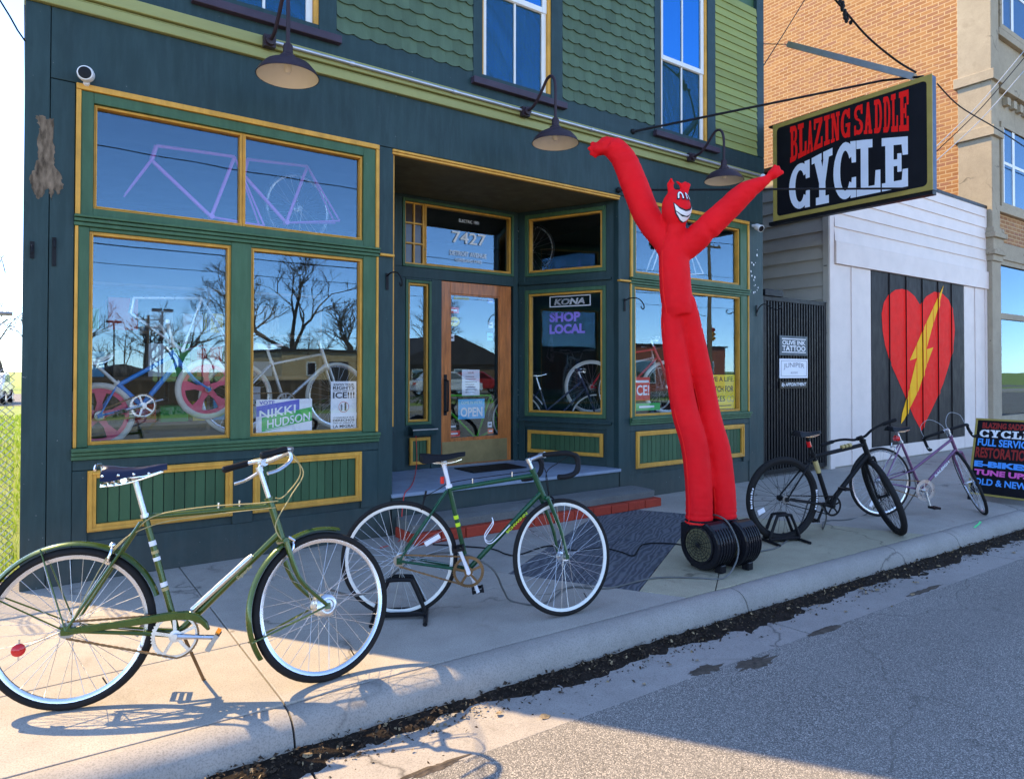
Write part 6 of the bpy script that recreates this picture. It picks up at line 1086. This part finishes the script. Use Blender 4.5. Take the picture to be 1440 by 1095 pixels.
# ---------------------------------------------------------------- vacant lot on the left
M('bark', (.075, .058, .045), .9, var=.4, sc_=14, bmp=.6, bs=40); M('twig', (.10, .078, .06), .9, var=.3); M('galv', (.42, .43, .44), .4, metal=.8, var=.15); M('wood_pole', (.20, .14, .09), .9, var=.35, sc_=9, bmp=.5, stretch=(6, 6, .6)); M('tan_wall', (.52, .37, .2), .8, var=.12, sc_=2); M('brown_wall', (.16, .10, .055), .8, var=.2); M('red_wall', (.30, .09, .05), .85, var=.3, sc_=4); M('roof_dark', (.05, .045, .045), .8, var=.2); M('fence_wood', (.12, .08, .05), .9, var=.3, rnd=.25); M('wire', (.012, .012, .012), .6); M('signal_yellow', (.75, .38, .02), .45, var=.06); M('car_white', (.7, .71, .72), .25, var=.04, coat=.8); M('car_red', (.35, .02, .02), .25, var=.04, coat=.8); M('car_grey', (.18, .19, .2), .25, metal=.5, var=.04, coat=.8); M('hedge', (.05, .085, .02), .9, var=.5, sc_=9)
m = MB(); rnd = random.Random(11)
for i in range(9000):
    x, y = -rnd.random()**1.3*7 - .06, .35 + rnd.random()**1.4*24; h = rnd.uniform(.03, .11); a = rnd.uniform(0, 6.28); l_ = rnd.uniform(-.03, .03); w_ = rnd.uniform(.004, .009) * (1 + y/8)
    m.add([(x - w_*math.cos(a), y - w_*math.sin(a), -.19), (x + w_*math.cos(a), y + w_*math.sin(a), -.19), (x + l_, y + l_, -.17 + h)], [(0, 1, 2)])
tag(m.build('grass_tufts', 'grass_blade'), 'bright green rough grass in the vacant lot beside the shop', 'grass', kind='stuff')
fn = thing('chain_link_fence', 'chain link fence with razor wire left of the shop', 'fence', (-2, .75, -.2))
for x in (-1.4, -3.0, -4.7): MB().tube([(x, .75, -.2), (x, .75, 1.92)], .024, 10).build('post', 'galv', fn, smooth=True)
for z in (1.86, -.08): MB().tube([(-4.7, .75, z), (-.09, .75, z)], .016, 8).build('rail', 'galv', fn, smooth=True)
m = MB(); s = .05; zz = [-.08 + k*s for k in range(39)]
x = -4.65
while x < -.1:
    for ph in (0, 1): m.tube([(x + (s/2 if (k+ph) % 2 else -s/2)*.98, .75 + (.003 if ph else -.003), z) for k, z in enumerate(zz)], .0038, 3, cap=False)
    x += s*2 if False else s
m.build('wire_mesh', 'galv', fn)
m = MB()
for k in range(2): m.tube([(-4.6 + t*.014, .75 + .17*math.cos(t*.42 + k), 2.12 + .17*math.sin(t*.42 + k)) for t in range(320)], .0045, 4)
m.build('razor_wire', 'galv', fn)
tag(MB().box(-.105, -.035, .42, .5, .55, 1.28).build('timber_post', 'fence_wood', bevel=.006), 'short weathered timber fixed beside the corner of the shop', 'post') if False else None
tag(MB().tube([(-2.6, 2.2, -.14), (-.3, 1.1, -.10)], .035, 8).build('fallen_pipe', 'galv', smooth=True), 'grey pipe lying in the grass behind the chain link fence', 'pipe')
def tree(name, label, base, h, seed, spread=1., lv=5, group=None, cat='tree', r0=None):
    o = thing(name, label, cat, base, group=group); rg = random.Random(seed); tk = MB(); tw = MB()
    def grow(p, d, l, r_, k):
        n = 3; pts = [p]; q = p.copy(); dd = d.copy()
        for i in range(n): dd = (dd + V((rg.gauss(0, .13), rg.gauss(0, .13), rg.gauss(.04, .08)))).normalized(); q = q + dd*(l/n); pts.append(q.copy())
        (tk if k >= lv-2 else tw).tube(pts, [r_, r_*.88, r_*.76, r_*.62], 6 if k >= lv-2 else 3, cap=False)
        if k == 0: return
        for i in range(rg.choice((2, 3, 3)) if k > 1 else 4):
            t = rg.uniform(.45, 1) if i else 1.; b = pts[0].lerp(pts[-1], t) if t < 1 else pts[-1]; ax_ = V((rg.gauss(0, 1), rg.gauss(0, 1), rg.gauss(0, .3))).normalized(); nd = (dd + ax_*rg.uniform(.45, .85)*spread).normalized(); grow(b, nd, l*rg.uniform(.62, .82), r_*(.6 if i else .68), k-1)
    grow(V(base), V((rg.gauss(0, .05), rg.gauss(0, .05), 1)), h*.32, r0 or h*.022, lv); tk.build('trunk', 'bark', o, smooth=True); tw.build('crown', 'twig', o); return o
gT = 'bare trees beyond the vacant lot'
for i, (x, y, h, lb) in enumerate(((-7, 62, 9, 'leafless tree beyond the vacant lot, leftmost of the far trees'), (-4.2, 70, 8, 'smaller leafless tree beyond the lot, second from the left'), (-1.6, 66, 9, 'leafless tree beyond the lot just left of the shop corner'), (-10, 75, 10, 'tallest leafless tree at the far left beyond the lot'), (1.0, 80, 9, 'leafless tree beyond the lot hidden behind the shop corner'))): tree('bare_tree', lb, (x, y, -.2), h, 40+i, 1., 5, gT)
def car(label, c, rz, mat, group):
    o = thing('parked_car', label, 'car', c, R(rz), group, local=True)
    pr = [(-2.1, .35), (-2.15, .75), (-1.9, .95), (-1.45, 1.02), (-1.0, 1.45), (.35, 1.48), (1.05, 1.0), (1.85, .9), (2.1, .7), (2.1, .35)]
    MB().prism(pr, V((0, -.85, 0)), V((1, 0, 0)), V((0, 0, 1)), V((0, 1.7, 0))).build('body', mat, o, bevel=.08)
    for s in (-1, 1):
        y = .852*s
        for q in ([(-1.3, 1.04), (-.95, 1.38), (-.35, 1.4), (-.35, 1.04)], [(-.27, 1.04), (-.27, 1.4), (.3, 1.4), (.85, 1.04)]): MB().prism(q, V((0, y-.004*s, 0)), V((1, 0, 0)), V((0, 0, 1)), V((0, .012*s, 0))).build('side_window', 'glass_far', o)
        for x in (-1.3, 1.3): w_ = pe('wheel', o, (x, y*.95, .32)); MB().lathe([(.2, -.1), (.3, -.1), (.32, -.07), (.32, .07), (.3, .1), (.2, .1)], (x, y*.95, .32), (0, 1, 0), 24, True).build('tyre', 'tyre', w_, smooth=True); MB().lathe([(0, -.09), (.2, -.1), (.2, .1), (0, .09)], (x, y*.95, .32), (0, 1, 0), 20).build('rim', 'alloy', w_, smooth=True)
        MB().box(2.06, 2.125, .5*s-.2, .5*s+.2, .66, .78).build('headlight', 'paper', o); MB().box(-2.17, -2.1, .6*s-.15, .6*s+.15, .72, .85).build('tail_light', 'red_lens', o)
    return o
gC = 'cars parked beyond the vacant lot'
MB().add([(-40, 33, -.19), (12, 33, -.19), (12, 52, -.19), (-40, 52, -.19)], [(0, 1, 2, 3)]).build('parking_lot', 'asphalt', kind='structure')
car('white car parked far behind the chain link fence', (-1.6, 36, -.18), 85, 'car_white', gC); car('grey car parked far behind the fence, left of the white one', (-4.4, 36.5, -.18), 92, 'car_grey', gC)
# ---------------------------------------------------------------- the other side of the street, seen in the shop windows
OS = -14.2
m = MB(); m.box(-60, 70, -17, OS, -.3, .0); m.build('far_pavement', 'walk', kind='structure', bevel=.02)
MB().add([(-60, -90, -.1), (90, -90, -.1), (90, -19.5, -.1), (-60, -19.5, -.1)], [(0, 1, 2, 3)]).build('far_lot', 'asphalt', kind='structure')
MB().add([(-60, -19.5, -.02), (90, -19.5, -.02), (90, -17, -.02), (-60, -17, -.02)], [(0, 1, 2, 3)]).build('verge', 'grass', kind='structure')
def house(name, label, cat, x0, x1, y0, y1, h, wall, roof='roof_dark', gable=0., wins=(), door=None):
    o = thing(name, label, cat, ((x0+x1)/2, (y0+y1)/2, -.1)); MB().box(x0, x1, y0, y1, -.1, h).build('wall', wall, o)
    if gable: MB().prism([(x0-.4, h), (x1+.4, h), ((x0+x1)/2, h+gable)], V((0, y0-.3, 0)), V((1, 0, 0)), V((0, 0, 1)), V((0, y1-y0+.6, 0))).build('roof', roof, o)
    else: MB().box(x0-.15, x1+.15, y0-.15, y1+.15, h, h+.12).build('roof', roof, o)
    for a, b, z0, z1 in wins: f = MB().box(a-.06, b+.06, y1, y1+.05, z0-.06, z1+.06).build('window', 'sash_white', o); MB().box(a, b, y1+.051, y1+.056, z0, z1).build('pane', 'glass_far', f)
    if door: MB().box(door[0], door[1], y1, y1+.06, -.1, door[2]).build('door', 'roof_dark', o)
    return o
house('garage', 'low tan garage across the street reflected in the left window', 'building', 11.0, 19, -38, -31, 2.45, 'tan_wall', wins=((12.4, 12.8, 1.2, 1.8), (15.5, 16.3, 1.1, 1.9)), door=(13.6, 14.7, 1.9)); house('house', 'brown gabled house across the street reflected in the door', 'building', 21, 31, -46, -36, 1.9, 'brown_wall', gable=2.2, wins=((22.5, 23.6, .6, 1.5), (26, 27.2, .6, 1.5)))
house('brick_store', 'red brick store across the street reflected in the right window', 'building', 36, 48, -45, -31, 3.4, 'red_wall', wins=((37.5, 39.5, .6, 2.2), (41, 43, .6, 2.2), (44.5, 46.5, .6, 2.2))); house('shed', 'dark timber shed across the street behind the fence', 'building', 3.2, 6.4, -48, -42, 1.3, 'brown_wall', gable=.5)
wf = thing('timber_fence', 'brown timber board fence across the street', 'fence', (6, -24, -.1)); fbm = None
for i in range(60):
    at_ = V((2.2 + i*.16, -26, -.1)); fbm = (MB().box(at_.x-.072, at_.x+.072, -26.02, -25.98, -.1, 1.0).build('board', 'fence_wood', wf)) if i == 0 else rep(fbm, at_, wf)
m = MB(); rg = random.Random(5)
for i in range(5000): c = V((rg.uniform(-20, 60), -19 + rg.uniform(-.5, .5), rg.uniform(0, .42)*(.6 + .4*math.sin(i)))); s = rg.uniform(.03, .07); a = V((rg.gauss(0, 1), rg.gauss(0, 1), rg.gauss(0, 1))).normalized()*s; b = a.cross(V((rg.random(), rg.random(), rg.random()))).normalized()*s; m.add([c-a, c-b, c+a, c+b], [(0, 1, 2, 3)])
tag(m.build('low_hedge', 'hedge'), 'low green hedge along the verge across the street', 'hedge', kind='stuff')
gB = 'bare trees across the street'
for i, (x, y, h, lv_, lb) in enumerate(((15.2, -40.5, 10.5, 7, 'big leafless tree behind the tan garage across the street'), (19.5, -42, 8.5, 6, 'leafless tree right of the tan garage across the street'), (3.4, -44, 6, 6, 'leafless tree behind the timber shed across the street'), (6.6, -47, 6.5, 6, 'leafless tree right of the timber shed across the street'), (12.2, -43, 9, 6, 'leafless tree left of the tan garage across the street'), (9, -50, 8, 6, 'leafless tree between the shed and the garage'), (31, -46, 9, 6, 'leafless tree right of the gabled house across the street'), (33, -52, 8, 6, 'leafless tree between the gabled house and the brick store'), (-9, -40, 9, 5, 'leafless tree far left across the street'))): tree('bare_tree', lb, (x, y, -.1), h, 90+i, 1.05, lv_, gB)
far = MB()
for i in range(90):
    x, y, h = -40 + i*1.6 + rg.uniform(-1, 1), -74 + rg.uniform(-8, 4), rg.uniform(5, 9)
    def br(p, d, l, r_, k):
        q = p + d*l; far.tube([p, q], [r_, r_*.6], 3, cap=False)
        if k: [br(p.lerp(q, rg.uniform(.5, 1)), (d + V((rg.gauss(0, .5), rg.gauss(0, .5), rg.gauss(0, .25)))).normalized(), l*.65, r_*.6, k-1) for _ in range(3)]
    br(V((x, y, -.1)), V((0, 0, 1)), h*.4, .12, 4)
tag(far.build('far_wood', 'twig'), 'far grey wood of leafless trees across the street', 'wood', kind='stuff')
def lamp_post(label, x, y, h, arms): 
    o = thing('parking_light', label, 'lamp post', (x, y, -.1), group='parking lot lights across the street'); MB().tube([(x, y, -.1), (x, y, h)], .09, 8).build('pole', 'lamp_shade', o)
    for s in arms: MB().box(x+(.1 if s > 0 else -.85), x+(.85 if s > 0 else -.1), y-.3, y+.3, h-.1, h+.18).build('lamp_head', 'lamp_shade', o, bevel=.03)
lamp_post('single dark parking light beside the tan garage', 16.3, -42-.5+12, 6.6, (-1, 1)); lamp_post('dark parking light behind the timber fence', 10.4, -66, 7, (-1, 1)); lamp_post('twin armed parking light farther back', 8.4, -89, 7.2, (-1, 1))
def pole(label, x, y, h, arms=(.4, 1.2)):
    o = thing('utility_pole', label, 'utility pole', (x, y, -.1), group='utility poles across the street'); MB().tube([(x, y, -.1), (x, y, h*.5), (x, y, h)], [.17, .14, .11], 10).build('pole', 'wood_pole', o, smooth=True)
    for a in arms:
        MB().box(x-1.1, x+1.1, y-.06, y+.06, h-a-.06, h-a+.06).build('cross_arm', 'wood_pole', o)
        for k in (-1, -.5, .5, 1): MB().tube([(x+k, y, h-a+.06), (x+k, y, h-a+.2)], [.05, .03], 8).build('insulator', 'steel_dull', o)
pole('utility pole behind the parking light', 9.4, -67, 6.6); pole('tall utility pole by the traffic signals', 29.8, -20, 10.5); pole('tall utility pole right of the traffic signals', 37.3, -24, 11); pole('utility pole left of the opposite pavement', -6, -18, 10.5)
tf = thing('transformer', 'grey pole transformer can across the street', 'transformer', (9.0, -66.8, 5)); MB().lathe([(0, 0), (.28, 0), (.3, .1), (.3, .8), (.25, .9), (0, .92)], (8.95, -66.8, 4.6), (0, 0, 1), 16).build('can', 'galv', tf, smooth=True)
for i, (z0, r_) in enumerate(((4.9, .012), (5.6, .02), (6.1, .012), (7.0, .014), (9.2, .02), (10.6, .014))):
    tag(MB().tube([(x, -20.5 - i*.4, z0 + .0006*(x-12)**2) for x in range(-40, 61, 4)], r_, 5).build('overhead_wire', 'wire', smooth=True), ('lowest', 'second lowest', 'third lowest', 'fourth', 'fifth', 'highest')[i] + ' of the overhead wires strung along the far side of the street', 'wire', 'overhead wires across the street')
for lb, x, y, z in (('yellow traffic signal, left of the pair over the crossing', 43.2, -30, 4.3), ('yellow traffic signal, right of the pair over the crossing', 45.6, -30.5, 3.9)):
    o = thing('traffic_signal', lb, 'traffic light', (x, y, z), group='traffic signals at the crossing'); MB().box(x-.2, x+.2, y-.15, y+.15, z, z+1.1).build('housing', 'signal_yellow', o, bevel=.03)
    for k, mt in enumerate(('p_green', 'amber_lens', 'red_lens')): MB().lathe([(0, .0), (.13, .0), (.13, .16)], (x, y+.15, z+.2+.35*k), (0, 1, 0), 16).build('lens_hood', mt if k == 2 else 'signal_yellow', o)
    MB().tube([(x, y, z+1.1), (x, y, 5.9)], .03, 6).build('hanger', 'wire', o)
tag(MB().tube([(29.8, -20, 6.6), (36, -25, 5.95), (44, -30, 5.8), (52, -36, 6.6)], .02, 6).build('span_wire', 'wire', smooth=True), 'span wire carrying the traffic signals', 'wire')
car('red car parked across the street by the gabled house', (24, -30, -.1), 20, 'car_red', 'cars parked across the street'); car('white car parked across the street by the garage', (20, -27, -.1), 5, 'car_white', 'cars parked across the street')
# ---------------------------------------------------------------- wires over the pavement
def wires(label, pts, r_, name='overhead_wire', mat='wire'): return tag(MB().tube(crv(pts, 6), r_, 6).build(name, mat, smooth=True), label, 'wire')
def at3(px, py, Y): d = r2*((px-720)/960) + u2*((507.6-py)/960) + fw; t = (Y+5.5)/d.y; return V((d.x*t, Y, 1.4457+d.z*t))
w0 = wires('thick service cable dropping from above to the sign beam', [at3(1140, -40, -1.2), at3(1185, 12, -1.2), at3(1220, 52, -1.3), at3(1260, 85, -1.5), at3(1288, 102, -1.75)], .012)
m = MB(); 
for k in range(14): p_ = at3(1182 + k*.9 + rg.uniform(-3, 3), 2 + k*2.3, -1.2); m.ball(p_, (.022, .022, .03), 6, 5)
tag(m.build('cable_splice', 'wire'), 'knotted cluster of splices hanging on the service cable', 'splice')
wires('black cable running from the sign to the stone fronted building', [at3(1318, 118, -.6), at3(1350, 150, -.5), at3(1400, 180, -.45), at3(1440, 206, -.4), at3(1500, 245, -.3)], .011)
wires('thin wire slanting down behind the shop\'s right corner', [at3(1150, -30, 1.), at3(1110, 35, .8), at3(1074, 92, .5)], .008)
for k, (a, b) in enumerate((((1318, 205), (1440, 72)), ((1318, 225), (1440, 100)), ((1318, 212), (1440, 82)))): wires(('upper', 'lowest', 'middle')[k] + ' of three pale twisted wires rising right of the sign', [at3(a[0]-15, a[1]+14, .0), at3(a[0], a[1], -.1), at3((a[0]+b[0])/2, (a[1]+b[1])/2+6, -.3), at3(b[0], b[1], -.5), at3(b[0]+40, b[1]-48, -.6)], .008, mat='p_grey' if k < 2 else 'wire')
wires('thin wire reaching the top left corner of the shop', [(-3, -1.5, 5.2), (-.6, -.4, 4.1), (-.03, -.02, 3.6)], .006)
